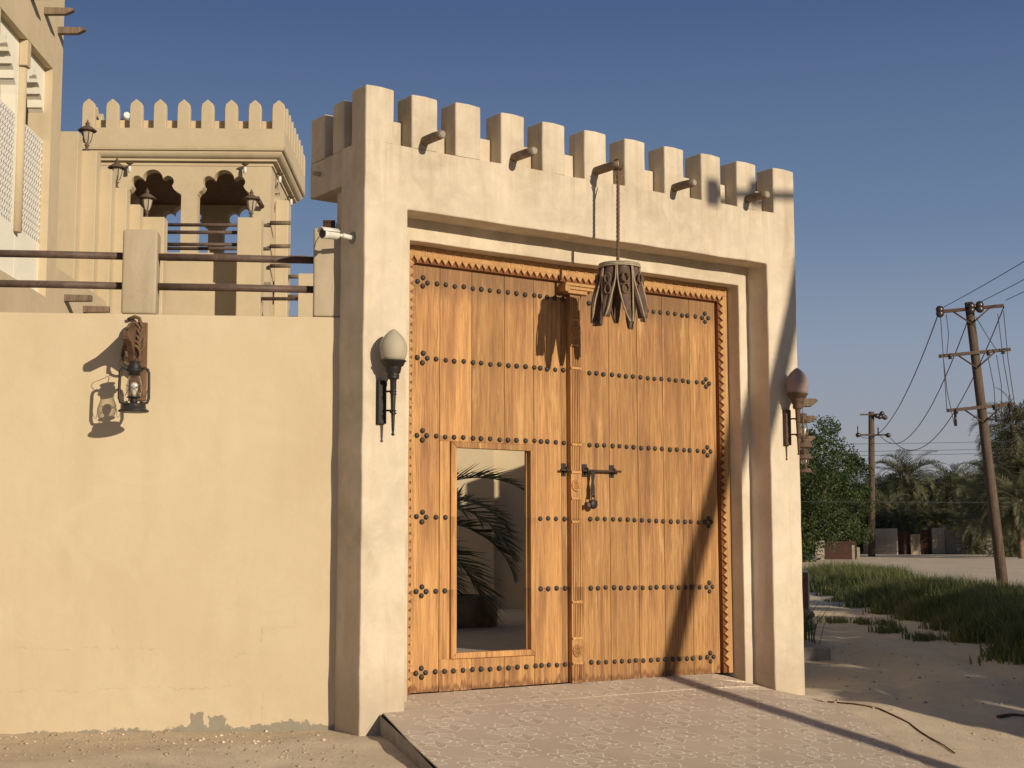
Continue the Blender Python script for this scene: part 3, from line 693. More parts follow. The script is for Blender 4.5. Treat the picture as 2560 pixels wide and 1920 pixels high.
mb.tube([(-.06, .05, H+.03), (.0, .05, H+.048), (.03, -.03, H+.05)], .006, 6)
mb.tube([(-.035, 0, H-.06), (-.01, .01, H-.13), (.004, 0, H-.20)], .007, 6); mb.tube([(.04, 0, H-.06), (.02, .01, H-.13), (.0, 0, H-.20)], .007, 6)
mb.build('rope_hitch', ROPE, bucket)

# ------------------------------------------------------------------ torch wall lamps
def torch(name, label, M4, globe, lines, bodym, dx):
    t = thing(name, label, 'wall lamp', M4, 'torch lamps on the two gate pillars')
    p = MB(); p.box(-.038, .038, -.048, -.001, -.385, 0); p.box(-.045, .045, -.006, -.001, -.39, .004); p.build('back_plate', bodym, t, .004, 2)
    y = -.165; x = dx
    p = MB()
    for z in (-.105, -.275):
        p.tube([(0, -.04, z), (x*.5, y*.6, z+.004), (x, y, z)], .009, 8)
        p.tube([(x+.026*cos(a), y+.026*sin(a), z+.004*sin(a*2)) for a in [i*2*pi/12 for i in range(13)]], .006, 6)
        p.tube([(x+.027*cos(a), y+.027*sin(a), z-.02+.012*sin(a)) for a in [i*2*pi/12 for i in range(13)]], .005, 6)
    p.build('arm', bodym, t)
    p = MB(); p.lathe([(.0001, -.50), (.014, -.492), (.016, -.482), (.009, -.470), (.012, -.455), (.017, -.33), (.024, -.15), (.029, -.01), (.034, .0), (.052, .006), (.055, .014), (.050, .02), (.055, .028), (.056, .036), (.048, .042), (.063, .060), (.073, .105), (.074, .115), (.088, .118), (.103, .150), (.117, .162), (.117, .166), (.0001, .166)], (x, y, 0), 24)
    p.build('holder', bodym, t)
    prof = [(.0001, .160)]+[(R, .165+zz) for zz, R in ((0, .098), (.03, .110), (.075, .121), (.12, .124), (.16, .114), (.20, .094), (.235, .066), (.262, .036), (.278, .014), (.284, .0001))]
    p = MB(); p.lathe(prof, (x, y, 0), 32); g_ = p.build('glass_flame', globe, t)
    if lines:
        p = MB(); zs = [(.0, .10), (.03, .112), (.075, .123), (.12, .126), (.16, .116), (.20, .096), (.235, .068), (.262, .038), (.282, .004)]
        for a0 in (0, 2*pi/3, 4*pi/3):
            p.tube([(x+r*cos(a0-1.55+.35*sin(zz*11)), y+r*sin(a0-1.55+.35*sin(zz*11)), .165+zz) for zz, r in zs], .0022, 5)
        p.build('petal_seam', globe, g_)
torch('torch_lamp', 'torch wall lamp with cream glass flame and black holder on the left pillar', GM @ T(.172, 0, 3.061), GLOBE, True, IRON, .035)
torch('torch_lamp', 'torch wall lamp with pinkish glass flame and brown holder on the right pillar', GM @ T(5.275, 0, 3.065), GLOBE2, False, BRONZE, .022)

# ------------------------------------------------------------------ hurricane lanterns
def lantern(name, label, M4, group=None, metal=IRON, near=True):
    t = thing(name, label, 'lantern', M4, group)            # origin: centre of the foot
    n = 28 if near else 14
    p = MB(); p.lathe([(.0001, 0), (.118, 0), (.132, .006), (.128, .016), (.105, .030), (.102, .062), (.098, .072), (.055, .078), (.0001, .08)], n=n); p.build('fuel_tank', metal, t)
    p = MB(); p.lathe([(.030, .078), (.034, .10), (.026, .105), (.032, .12), (.062, .126), (.062, .132), (.0001, .134)], n=n); p.build('burner', metal, t)
    p = MB(); p.lathe([(.048, .133), (.062, .16), (.070, .20), (.066, .245), (.052, .29), (.044, .325)], n=n); p.build('glass_chimney', GLASS, t)
    p = MB(); p.lathe([(.0001, .175), (.012, .135), (.0001, .133)], n=8) if False else p.lathe([(.014, .134), (.017, .16), (.030, .19), (.036, .215), (.032, .240), (.018, .256), (.0001, .26)], n=16); p.build('bulb', WHITEP, t)
    p = MB(); p.lathe([(.050, .322), (.052, .345), (.068, .355), (.070, .362), (.060, .372), (.056, .392), (.060, .40), (.052, .412), (.040, .425), (.056, .432), (.056, .438), (.028, .446), (.0001, .448)], n=n); p.build('chimney_cap', metal, t)
    p = MB()
    for sx in (-1, 1):
        p.tube([(sx*.045, 0, .372), (sx*.085, 0, .385), (sx*.112, 0, .37), (sx*.121, 0, .34), (sx*.124, 0, .20), (sx*.124, 0, .12), (sx*.112, 0, .085), (sx*.08, 0, .078), (sx*.05, 0, .088)], .013, 10)
    p.build('side_tube', metal, t)
    p = MB()
    for s2 in (-1, 1):
        p.tube([(-.075, s2*.012, .14), (-.05, s2*.06, .19), (0, s2*.073, .22), (.05, s2*.06, .19), (.075, s2*.012, .14)], .0022, 5)
        p.tube([(-.068, s2*.02, .235), (0, s2*.074, .20), (.068, s2*.02, .235)], .0022, 5)
        p.tube([(s2*.085, 0, .13), (s2*.105, 0, .16), (s2*.118, 0, .22)], .0022, 5)
    p.build('wire_guard', metal, t)
    p = MB(); p.tube([(-.10, 0, .385), (-.135, .01, .42), (-.12, .01, .455), (-.07, .0, .475), (-.02, 0, .495), (.0, 0, .51)], .003, 6)
    p.tube([(.0, 0, .51), (.012, 0, .50), (.008, 0, .47), (.0, 0, .45)], .003, 6); p.build('bail', metal, t)
    return t
def bracket(label, M4, group=None):     # origin on the wall face at the top of the back board; y<0 is out of the wall
    t = thing('wooden_bracket', label, 'bracket', M4, group)
    p = MB(); p.box(-.072, .072, -.028, -.001, -.70, .0, j=.004); p.build('back_board', OLDWOOD, t, .005, 2)
    arm_pts = [(-.028, -.03), (-.16, -.06), (-.30, -.115), (-.44, -.155), (-.60, -.165), (-.615, -.20), (-.60, -.235), (-.44, -.24), (-.36, -.255), (-.24, -.32), (-.028, -.50)]
    p = MB(); p.prism(arm_pts, -.072, -.012, axis='X'); p.v = [(x+.004*noise.noise(Vector((y*14, z*14, x*9))), y, z+.008*noise.noise(Vector((y*22, z*13, 2)))) for x, y, z in p.v]
    p.build('arm', OLDWOOD, t, .006, 2)
    p = MB()
    for q in range(5):
        pts = []
        for i in range(15):
            a = i*2*pi/14; pts.append((-.042+(.055+.006*q)*cos(a), -.10-.028*q+.01*cos(a*3+q), -.10-.055*q+(.085+.008*sin(q*2))*sin(a)))
        p.tube(pts, .013, 7, jit=.15)
    p.tube([(-.10, -.03, .02), (-.04, -.05, .045), (.0, -.07, .03), (.03, -.09, -.05), (.03, -.12, -.15), (-.0, -.15, -.24)], .017, 7, jit=.1)
    p.tube([(-.08, -.20, -.13), (-.085, -.26, -.25), (-.07, -.29, -.36)], .014, 7, jit=.1)
    p.tube([(.035, -.10, -.05), (.055, -.11, -.15), (.045, -.11, -.25), (.01, -.12, -.28)], .015, 7, jit=.15)
    p.build('rope_lashing', ROPE, t)
    return t
bracket('old wooden wall bracket lashed with rope, holding the lantern on the cream wall', WM @ T(-1.775, 0, 3.595))
lantern('hurricane_lantern', 'dark hurricane lantern with a white bulb hanging on the cream wall left of the gate', WM @ T(-1.757, -.42, 2.752) @ Matrix.Rotation(radians(8), 4, 'Z'))

# ------------------------------------------------------------------ security camera, junction box
cc = thing('security_camera', 'white bullet security camera on the shaded side of the gate', 'camera', GM @ T(0, .212, 4.368))
p = MB(); p.tube([(-.001, 0, 0), (-.014, 0, 0)], .055, 20); p.build('mount_plate', GREYM, cc, .003)
p = MB(); p.tube([(-.012, 0, 0), (-.07, -.004, .004), (-.115, -.008, .008)], .023, 14); p.tube([(-.11, -.008, .008), (-.15, -.006, .006)], .014, 12); p.build('arm', WHITEP, cc)
hd = Vector((-.94, -.26, -.075)).normalized(); s0 = Vector((-.145, -.006, .004))
p = MB(); p.tube([s0, s0+hd*.015, s0+hd*.04, s0+hd*.16, s0+hd*.165, s0+hd*.20, s0+hd*.205], [.02, .030, .042, .044, .047, .048, .046], 20); cb = p.build('camera_body', WHITEP, cc)
p = MB(); p.tube([s0+hd*.2055, s0+hd*.208], .040, 18); p.build('lens', BLACK, cb)
p = MB(); side_ = hd.cross(Vector((0, 0, 1))).normalized(); upv = side_.cross(hd)
vs_ = []
for e_, R in ((0, .054), (1, .051)):
    for i in range(9):
        a = pi*(.08+.84*i/8)
        for q in (0.03, .235): vs_.append(s0+hd*q+side_*cos(a)*R+upv*(sin(a)*R+.006))
fs_ = [(2*i, 2*i+1, 2*i+3, 2*i+2) for i in range(8)]+[(18+2*i, 18+2*i+2, 18+2*i+3, 18+2*i+1) for i in range(8)]+[(2*i, 2*i+2, 18+2*i+2, 18+2*i) for i in range(8)]+[(2*i+1, 18+2*i+1, 18+2*i+3, 2*i+3) for i in range(8)]
p.add(vs_, fs_, True); p.build('sun_shield', WHITEP, cc)
p = MB(); p.tube([(-.17, -.01, .04), (-.16, .02, .10), (-.14, .06, .13)], .004, 6); p.build('cable', BLACK, cc)
jb = thing('junction_box', 'small dark box standing on the post beside the gate', 'box', WM @ T(-.105, .10, 4.50))
p = MB(); p.prism([(-.062, 0), (.062, 0), (.052, .06), (-.052, .06)], -.05, .05); p.build('box_body', DARKGATE, jb, .004)
p = MB(); p.box(-.056, .056, -.056, .056, .06, .082); p.build('lid', DARKGATE, jb, .004)

# ------------------------------------------------------------------ boundary wall with posts and rails
bw = thing('boundary_wall', 'cream painted wall with square posts and brown rails left of the gate', 'wall', WM)
mb = MB(); mb.prism([(-9, -.8), (.02, -.8), (.02, 3.674), (-.235, 3.674), (-9, 3.666)], 0, .30); mb.build('wall', WALL, bw, .012, 2)
for x0, x1, h in ((-1.942, -1.642, 4.446), (-.243, .12, 4.500), (-3.64, -3.34, 4.446), (-5.34, -5.04, 4.446), (-7.04, -6.74, 4.446)):
    mb = MB(); mb.box(x0, x1, .004, .29, 3.675, h, j=.005); mb.build('post', PL_POST, bw, .02, 3)
for z in (4.222, 3.948):
    for a, b in ((-1.645, -.24), (-3.345, -1.94), (-5.045, -3.638), (-6.745, -5.338)):
        mb = MB(); mb.tube([(a-.01, .14, z), ((a+b)/2, .14, z+.003), (b+.01, .14, z)], .034, 16); mb.build('rail', RAIL, bw)

# wall running back from the right side of the gate, with lanterns
ang = radians(90-10.8)
RW = Matrix.Translation(GM @ Vector((5.42, .46, 0))) @ Matrix.Rotation(ang, 4, 'Z')     # x runs away from the camera, y<0 is the lit (right) side
rw = thing('side_wall', 'plastered wall running back behind the right side of the gate', 'wall', RW)
mb = MB(); mb.box(-.05, 22, 0, .3, -.6, 4.12); mb.build('wall', PL_GATE, rw, .012)
for k in range(14): mb = MB(); mb.box(.15+.95*k, .85+.95*k, .01, .26, 4.11, 4.52, j=.004); mb.build('merlon', PL_GATE, rw, .012)
for k, (d, out, lb) in enumerate(((2.55, .44, 'hurricane lantern nearest behind the right edge of the gate'), (5.1, .46, 'middle hurricane lantern of the three behind the right edge of the gate'), (9.2, .50, 'farthest and lowest seen of the three lanterns behind the right edge of the gate'))):
    lantern('hurricane_lantern', lb, RW @ T(d, -out, 2.84), 'lanterns on the wall behind the gate', BRONZE, False)
    t = thing('wooden_bracket', ['old timber bracket end of the nearest lantern behind the gate', 'timber bracket of the middle lantern behind the gate', 'timber bracket of the farthest lantern behind the gate'][k], 'bracket', RW @ T(d, 0, 3.40), 'brackets on the wall behind the gate')
    p = MB(); p.prism([(.0, -.05), (-out-.10, -.03), (-out-.20, .05), (-out-.16, .07), (.0, .08)], -.05, .05, axis='X'); p.build('arm', LOG, t, .01)
tag(MB().tube([(0, 0, 0), (0, -.36, 0)], .05, 12).build('log_stub', LOG), 'log end sticking out past the right edge of the gate, high up', 'log').matrix_world = RW @ T(1.5, 0, 4.02)
tag(MB().lathe([(.0001, -.06), (.035, -.045), (.05, 0), (.035, .045), (.0001, .06)], n=14).build('wall_bulb', WHITEP), 'small white bulb just past the right edge of the gate', 'bulb').matrix_world = RW @ T(.55, -.30, 4.12)

# ------------------------------------------------------------------ foliage builders
def frond(L, droop, nl, ll, wl, rise=.5, seed=0, twist=.35):
    r = np.random.default_rng(seed); t = np.linspace(0, 1, nl)
    ang = rise-droop*t**1.5; ds = L/nl
    px = np.cumsum(np.cos(ang))*ds; pz = np.cumsum(np.sin(ang))*ds; V = []; F = []
    # rachis
    w_ = .022*L/2.5*(1-t*.85)
    for i in range(nl): V += [(px[i], -w_[i], pz[i]), (px[i], w_[i], pz[i])]
    for i in range(nl-1): F.append((2*i, 2*i+1, 2*i+3, 2*i+2))
    for i in range(int(nl*.12), nl):
        tt = t[i]; l_ = ll*(sin(pi*min(1, .12+tt*.9))**.55)*(1+r.uniform(-.12, .12))*(1 if tt < .9 else .8)
        for sgn in (-1, 1):
            a = .95-.55*tt+r.uniform(-.12, .12); ups = twist+r.uniform(-.25, .25)
            T_ = np.array([cos(ang[i]), 0, sin(ang[i])]); N_ = np.array([-sin(ang[i]), 0, cos(ang[i])])
            d = T_*cos(a)+np.array([0, sgn, 0])*sin(a)*cos(ups)+N_*sin(a)*sin(ups)
            b = np.array([px[i], 0, pz[i]]); wv = T_*wl*.5
            mid = b+d*l_*.5; tip = b+d*l_+np.array([0, 0, -l_*.18*r.random()])
            k = len(V); V += [tuple(b-wv*.7), tuple(b+wv*.7), tuple(mid+wv), tuple(mid-wv), tuple(tip+wv*.15), tuple(tip-wv*.15)]
            F += [(k, k+1, k+2, k+3), (k+3, k+2, k+4, k+5)]
    return np.array(V), np.array(F)
def crown_mesh(nf, L, nl, ll, wl, seed, lo=-1.0, hi=1.35):
    r = np.random.default_rng(seed); VV = []; FF = []; off = 0
    for i in range(nf):
        q = (i+.5)/nf; rise = hi+(lo-hi)*q**.9+r.uniform(-.1, .1); az = i*2.39996+r.uniform(-.2, .2)
        V, F = frond(L*r.uniform(.85, 1.08), .9+.9*r.random()+.3*q, nl, ll, wl, rise, seed*100+i)
        roll = r.uniform(-.5, .5); c, s_ = cos(roll), sin(roll)
        V = V @ np.array([[1, 0, 0], [0, c, s_], [0, -s_, c]])
        c, s_ = cos(az), sin(az); V = V @ np.array([[c, s_, 0], [-s_, c, 0], [0, 0, 1]])
        VV.append(V); FF.append(F+off); off += len(V)
    return np.concatenate(VV), np.concatenate(FF)
palm_crowns = {}
def palm(label, x, y, z0, h, cr=2.8, var=0, lean=(0, 0), rt=.17, group=None, mat=None, name='date_palm', nf=62, nl=34):
    key = (var, nf, nl)
    t = thing(name, label, 'palm tree', T(x, y, z0) @ Matrix.Rotation(random.uniform(0, 6), 4, 'Z'), group)
    p = MB(); pts = [(lean[0]*(q/8)**1.5, lean[1]*(q/8)**1.5, -.4+(h+.5)*q/8) for q in range(9)]
    p.tube(pts, [rt*(1.25-.3*q/8) for q in range(9)], 9, jit=.12); p.build('trunk', BARK, t, fix=False)
    if key not in palm_crowns:
        V, F = crown_mesh(nf, 1, nl, .21, .020 if nl < 50 else .017, 11+var); o = np_mesh('crown', V, F, mat or PALM, t); palm_crowns[key] = o
        V, F = crown_mesh(14, .75, 16, .16, .025, 31+var, lo=-1.5, hi=-.8); o2 = np_mesh('dry_skirt', V, F, DRYPALM, t); palm_crowns[key+('d',)] = o2
    else:
        o = bpy.data.objects.new('crown', palm_crowns[key].data); C.objects.link(o); o.parent = t
        o2 = bpy.data.objects.new('dry_skirt', palm_crowns[key+('d',)].data); C.objects.link(o2); o2.parent = t
    for q in (o, o2): q.location = (lean[0], lean[1], h); q.scale = (cr, cr, cr)
    return t
def leafy(label, x, y, z0, h, R, seed=0, group=None, clumps=90, per=120, size=.17, name='broadleaf_tree', base=1.0):
    r = np.random.default_rng(seed); t = thing(name, label, 'tree', T(x, y, z0), group)
    cc_ = []
    hh = (h-base)/2
    while len(cc_) < clumps:
        p = r.uniform(-1, 1, 3)
        d = np.linalg.norm(p)
        if d < 1 and d > .35 and p[2] > -.95: cc_.append(p*np.array([R, R, hh])*(1+.12*noise.noise(Vector(p*2.2+seed)))+np.array([0, 0, base+hh]))
    cc_ = np.array(cc_); n = clumps*per
    ctr = np.repeat(cc_, per, 0); rad = np.repeat(r.uniform(.35, .75, clumps)*R/3.2, per)
    d = r.normal(size=(n, 3)); d /= np.linalg.norm(d, axis=1)[:, None]
    P = ctr+d*(rad*r.uniform(.35, 1, n)**.5)[:, None]*np.array([1.15, 1.15, .85])
    a = r.normal(size=(n, 3)); a /= np.linalg.norm(a, axis=1)[:, None]; b = np.cross(a, r.normal(size=(n, 3))); b /= np.linalg.norm(b, axis=1)[:, None]
    s_ = (size*r.uniform(.6, 1.2, n))[:, None]
    V = np.stack([P-a*s_*.5, P+b*s_*.28, P+a*s_*.5, P-b*s_*.28], 1).reshape(-1, 3); F = np.arange(4*n).reshape(-1, 4)
    np_mesh('crown', V, F, LEAF, t)
    p = MB(); p.tube([(0, 0, -.4), (.05, 0, base*.6), (.0, .1, base+hh*.5), (.1, 0, base+hh)], [.05*R+.08, .05*R+.04, .04*R, .03], 9, jit=.1)
    for k in range(9):
        q = cc_[k*7 % clumps]; p.tube([(0, .05, base+hh*.2*(k % 3)), tuple(q*.55+np.array([0, 0, base*.35])), tuple(q)], [.09, .055, .02], 6)
    p.build('trunk', BARK2, t, fix=False)
    return t
def blades(name, P, h, mat, seed=0, w=.012, lean=.35, parent=None):
    r = np.random.default_rng(seed); n = len(P); az = r.uniform(0, 2*pi, n); ln = r.uniform(.1, 1, n)**1.5*lean
    d = np.stack([np.cos(az), np.sin(az), np.zeros(n)], 1); sd_ = np.stack([-np.sin(az), np.cos(az), np.zeros(n)], 1)*(w*r.uniform(.6, 1.3, n))[:, None]
    H = (h*r.uniform(.55, 1.15, n))[:, None]; up_ = np.array([0, 0, 1.0])
    m1 = P+up_*H*.5+d*H*.15*ln[:, None]*2; m2 = P+up_*H*.95+d*H*.8*ln[:, None]*1.6
    V = np.stack([P-sd_, P+sd_, m1+sd_*.9, m1-sd_*.9, m2+sd_*.12, m2-sd_*.12], 1).reshape(-1, 3)
    k = np.arange(n)[:, None]*6; F = np.concatenate([k+np.array([[0, 1, 2, 3]]), k+np.array([[3, 2, 4, 5]])], 0)
    return np_mesh(name, V, F, mat, parent)

# ------------------------------------------------------------------ courtyard behind the gate
FLOORM = simple('courtyard_screed', (.42, .365, .30), .85, .2, 0, .15, 5, .2)
mb = MB(); mb.prism([(-6, 13.95), (-1.72, 13.8), (2.42, 16.78), (4.1, 25.59), (-6, 25.59)], -.5, .55, axis='Z'); tag(mb.build('courtyard_floor', FLOORM), kind='structure')
CW = Matrix.Translation((0, 25.6, 0)) @ Matrix.Rotation(radians(1), 4, 'Z')
t = thing('house_wall', 'cream house wall seen through the open wicket', 'wall', CW)
mb = MB(); mb.box(-4.35, 4.0, 0, .3, .0, 4.7); mb.build('wall', PL_VILLA, t)
mb = MB(); mb.box(-4.35, -.32, -.5, -.003, .0, 4.6); mb.build('wall_return', PL_VILLA, t)
mb = MB(); mb.box(-.3, 3.9, -.012, -.002, .552, .675); sk = mb.build('tile_skirting', TILE, t)
t = thing('low_wall', 'low browner wall in the courtyard seen through the wicket', 'wall', CW)
mb = MB(); mb.box(-4.3, 3.9, -.28, -.02, .0, 1.50); mb.build('wall', WALL, t, .01)
t = thing('planter', 'round concrete planter seen through the open wicket', 'planter', T(-.80, 19.9, .55))
mb = MB(); mb.lathe([(.60, -.1), (.60, .385), (.585, .40), (.47, .40), (.455, .38), (.45, .30), (.0001, .30)], n=40); mb.build('tub', CONCRETE, t)
pc = palm('date palm in the courtyard with fronds crossing the open wicket', -1.75, 19.7, .75, 1.05, 2.5, 5, nf=30, nl=80, mat=PALMY, rt=.2, name='courtyard_palm')
pc.rotation_euler = (0, 0, .5)

# ------------------------------------------------------------------ villa on the left
LM = T(-7.02, 24, 0) @ Matrix.Rotation(radians(2), 4, 'Z')
villa = thing('villa', 'tall cream villa wing with arched lattice windows at the left edge', 'house', LM)
mb = MB(); YE = -1.72
mb.box(-8, 0, -12, YE, -.5, 5.3); mb.box(-8, 0, -12, YE, 8.80, 14.5); mb.box(-.35, 0, -2.24, YE, 5.3, 8.8); mb.box(-8, -.352, YE-.3, YE, 5.3, 8.8)
mb.box(-.4, 0, -12, -8.0, 5.3, 8.8)
mb.build('wall', PL_VILLA, villa, fix=False)
mb = MB(); mb.box(-4, 0.0, YE+.003, 3.2, -.5, 5.86); mb.build('lower_wall', PL_VILLA, villa, .01)
def lattice_mat():
    m = NT('pierced_white_panel', .7, .2); x, y, z = m.sep(m.coord())
    s_ = 1/.105
    u = m.math('SUBTRACT', m.math('FRACT', m.math('MULTIPLY', y, s_)), .5); v_ = m.math('SUBTRACT', m.math('FRACT', m.math('MULTIPLY', z, s_)), .5)
    r = m.math('SQRT', m.math('ADD', m.math('MULTIPLY', u, u), m.math('MULTIPLY', v_, v_))); th = m.math('ARCTAN2', v_, u)
    fl = m.math('MULTIPLY', m.math('ABSOLUTE', m.math('COSINE', m.math('MULTIPLY', th, 3))), .30)
    hole = m.math('MULTIPLY', m.math('LESS_THAN', r, m.math('ADD', fl, .05)), m.math('GREATER_THAN', r, .10))
    dia = m.math('LESS_THAN', m.math('ADD', m.math('ABSOLUTE', m.math('SUBTRACT', m.math('ABSOLUTE', u), .5)), m.math('ABSOLUTE', m.math('SUBTRACT', m.math('ABSOLUTE', v_), .5))), .16)
    k = m.math('MAXIMUM', hole, dia)
    m.color(m.mix(k, (.85, .83, .76), (.16, .14, .11))); m.bump(m.math('SUBTRACT', 1, k), .8, .02); return m.m
LATT = lattice_mat()
for k in range(3):
    c_ = -2.75-1.41*k; hw = .54
    mb = MB()
    arch = [(-hw, 7.98), (-hw+.02, 8.10), (-hw+.10, 8.17), (-hw+.12, 8.17), (-hw+.14, 8.28), (-hw+.22, 8.34), (-hw+.25, 8.34), (-hw+.28, 8.43), (-hw+.36, 8.47), (-.14, 8.47), (-.12, 8.52), (-.06, 8.56), (-.045, 8.60), (0, 8.68)]
    L_ = [(c_+a, z) for a, z in arch]; R_ = [(c_-a, z) for a, z in arch[::-1]][1:]
    outer = [(c_+.69, 7.70), (c_+.69, 8.797), (c_-.69, 8.797), (c_-.69, 7.70)]
    mb.prism([(c_-hw, 7.70)]+L_+R_+[(c_+hw, 7.70)]+outer, -.34, -.121, axis='X')
    wdw = mb.build('arched_window', PL_WHITE, villa, fix=False)
    mb = MB(); mb.box(-.17, -.125, c_-.535, c_+.535, 6.10, 7.69); mb.build('lattice_panel', LATT, wdw)
    mb = MB(); mb.box(-.30, -.1215, c_-.69, c_+.69, 5.30, 6.098); mb.box(-.30, -.122, c_-.69, c_-.537, 6.098, 7.70); mb.box(-.30, -.122, c_+.537, c_+.69, 6.098, 7.70); mb.build('sill_panel', PL_WHITE, wdw, fix=False)
    mb = MB(); mb.tube([(-.10, c_-.705, 6.02), (-.10, c_-.705, 8.40)], .075, 14); mb.build('column', PL_VILLA, villa)
    mb = MB(); mb.box(-.12, -.001, c_-.80, c_-.61, 8.42, 8.80); mb.build('corbel', PL_VILLA, villa, .015)
for i, (y, z, L, pt) in enumerate(((-3.50, 9.47, .42, .12), (-2.77, 9.50, .44, .13), (-2.02, 9.47, .42, .12), (-1.18, 5.46, .42, 0), (-.02, 5.47, .42, 0))):
    mb = MB(); mb.prism([(0, z-.055), (L-pt, z-.05), (L, z+.01), (L-pt*.2, z+.045), (0, z+.055)], y-.05, y+.05)
    mb.build('beam_end', LOG, villa, .008, 2)
# stepped screen wall beside the villa
fin = thing('stepped_wall', 'cream stepped screen wall coming down from the villa', 'wall', T(-5, 24.9, 0) @ Matrix.Rotation(radians(2), 4, 'Z'))
fs_ = [(-2.86, -2.47, 8.73), (-2.54, -2.22, 8.47), (-2.29, -2.02, 8.22), (-2.09, -1.82, 7.96), (-1.88, -1.65, 7.73), (-1.71, -1.27, 7.57)]
for i, (a, b, z) in enumerate(fs_):
    mb = MB(); mb.box(a, b, .1+.3*i, .1+.3*i+(.30 if i < 5 else .34), 3.0, z); mb.build('step', PL_VILLA, fin, .012)
# far posts, rails and walls on the roof terrace
tw = thing('terrace_wall', 'bright low wall of the roof terrace behind the rails', 'wall', T(-5, 27.5, 0) @ Matrix.Rotation(radians(2), 4, 'Z'))
mb = MB(); mb.box(-2.0, .30, 0, .25, 2, 6.54); mb.box(-2.0, .30, .06, .25, 6.5, 7.12); mb.box(.1, 2.2, -.3, -.1, 2, 5.86); mb.build('wall', PL_VILLA, tw, fix=False)
tp_ = thing('terrace_post', 'square cream terrace post carrying a lamp in front of the pavilion', 'post', T(-5, 27, 0) @ Matrix.Rotation(radians(2), 4, 'Z'))
mb = MB(); mb.box(-.08, .36, -.10, .25, 2, 7.66); mb.build('shaft', PL_VILLA, tp_, .012)
rl_ = thing('terrace_railing', 'brown pipe rails of the roof terrace below the pavilion', 'railing', T(-5, 27, 0) @ Matrix.Rotation(radians(2), 4, 'Z'))
for x0, x1, y, z in ((-1.4, -.07, .08, 7.41), (-1.4, -.07, .08, 7.18), (-1.9, .3, 1.5, 7.86), (-1.9, .3, 1.5, 7.39), (.34, 1.9, .05, 6.16)):
    mb = MB(); mb.tube([(x0, y, z), (x1, y, z)], .034, 10); mb.build('rail', RAIL, rl_)
ep = thing('end_post', 'slim cream post at the right end of the terrace rails', 'post', T(-5, 27, 0) @ Matrix.Rotation(radians(2), 4, 'Z'))
mb = MB(); mb.box(1.05, 1.4, -.05, .2, 2, 6.62); mb.build('shaft', PL_VILLA, ep, .01)
# lamps on the steps
def post_lamp(label, x, Y, z, s_=1.0):
    t = thing('terrace_lamp', label, 'lamp', T(-5, Y, 0) @ Matrix.Rotation(radians(2), 4, 'Z') @ T(x, .12, z), 'lamps along the stepped wall')
    mb = MB(); mb.lathe([(.07, -.02), (.065, .02), (.03, .05), (.025, .10), (.05, .13), (.02, .15), (.0001, .151)], n=14); mb.build('foot', BRONZE, t)
    mb = MB(); mb.lathe([(.02, .15), (.05, .17), (.075, .24), (.10, .38), (.0001, .385)], n=6, smooth=False); gl = mb.build('lamp_glass', GLOBE, t)
    mb = MB()
    for k in range(6):
        a = k*pi/3; mb.tube([(.052*cos(a), .052*sin(a), .17), (.077*cos(a), .077*sin(a), .24), (.102*cos(a), .102*sin(a), .38)], .008, 5)
    mb.build('cage_bar', BRONZE, gl)
    mb = MB(); mb.lathe([(.0001, .376), (.155, .378), (.165, .39), (.13, .42), (.075, .46), (.04, .48), (.03, .50), (.045, .515), (.03, .53), (.014, .56), (.0001, .60)], n=18); mb.build('lamp_hood', BRONZE, t)
post_lamp('brown post lamp highest on the stepped wall beside the villa', -2.44, 25.3, 8.47)
post_lamp('brown post lamp second from the villa on the stepped wall', -2.07, 25.9, 7.96)
post_lamp('brown post lamp in front of the left pavilion arch', -1.67, 26.5, 7.55)
post_lamp('brown post lamp on the terrace post at the right of the pavilion', .14, 27.0, 7.66)

# pavilion
PM = T(-5, 30, 0) @ Matrix.Rotation(radians(2), 4, 'Z')
pav = thing('roof_pavilion', 'square cream roof pavilion with lobed arches and a toothed parapet', 'pavilion', PM)
X0, X1, D = -3.90, .28, 4.15
mb = MB()
mb.box(X0, X1, 0, .22, 9.842, 10.23); mb.box(X0, X1, D-.22, D, 9.842, 10.23); mb.box(X1-.22, X1, .22, D-.22, 9.842, 10.23); mb.box(X0, X0+.22, .22, D-.22, 9.842, 10.23)
mb.box(X0, X1, 0.003, D, 9.80, 9.86); mb.build('parapet', PL_VILLA, pav, fix=False)
mb = MB()
prof_ = [(.012, 9.80), (.012, 9.775), (.055, 9.770), (.055, 9.745), (.06, 9.72), (.075, 9.69), (.10, 9.66), (.135, 9.638), (.17, 9.628), (.17, 9.585), (.255, 9.580), (.255, 9.50), (.8, 9.50)]
vs_ = []; fs_ = []
for o_, z_ in prof_: vs_ += [(X0+o_, o_, z_), (X1-o_, o_, z_), (X1-o_, D-o_, z_), (X0+o_, D-o_, z_)]
for i_ in range(len(prof_)-1):
    for k_ in range(4): fs_.append((4*i_+k_, 4*i_+(k_+1) % 4, 4*i_+4+(k_+1) % 4, 4*i_+4+k_))
mb.add(vs_, fs_)
mb.build('cornice', PL_VILLA, pav)
mb = MB(); mb.box(X0+.18, X1-.18, .18, .27, 10.20, 10.44); mb.box(X1-.27, X1-.18, .27, D-.2, 10.20, 10.44); mb.build('inner_parapet', PL_VILLA, pav)
def pav_merlon(x, y, rot):
    mb = MB(); mb.prism([(-.13, 10.228), (.13, 10.228), (.13, 10.66), (.115, 10.75), (0, 10.85), (-.115, 10.75), (-.13, 10.66)], 0, .17)
    o = mb.build('merlon', PL_VILLA, pav, .01, 1, bf=lambda e: max(v.co.z for v in e.verts) > 10.25); o.location = (x, y, 0); o.rotation_euler = (0, 0, rot); return o
m0 = pav_merlon(X0+.13, -.0, 0)
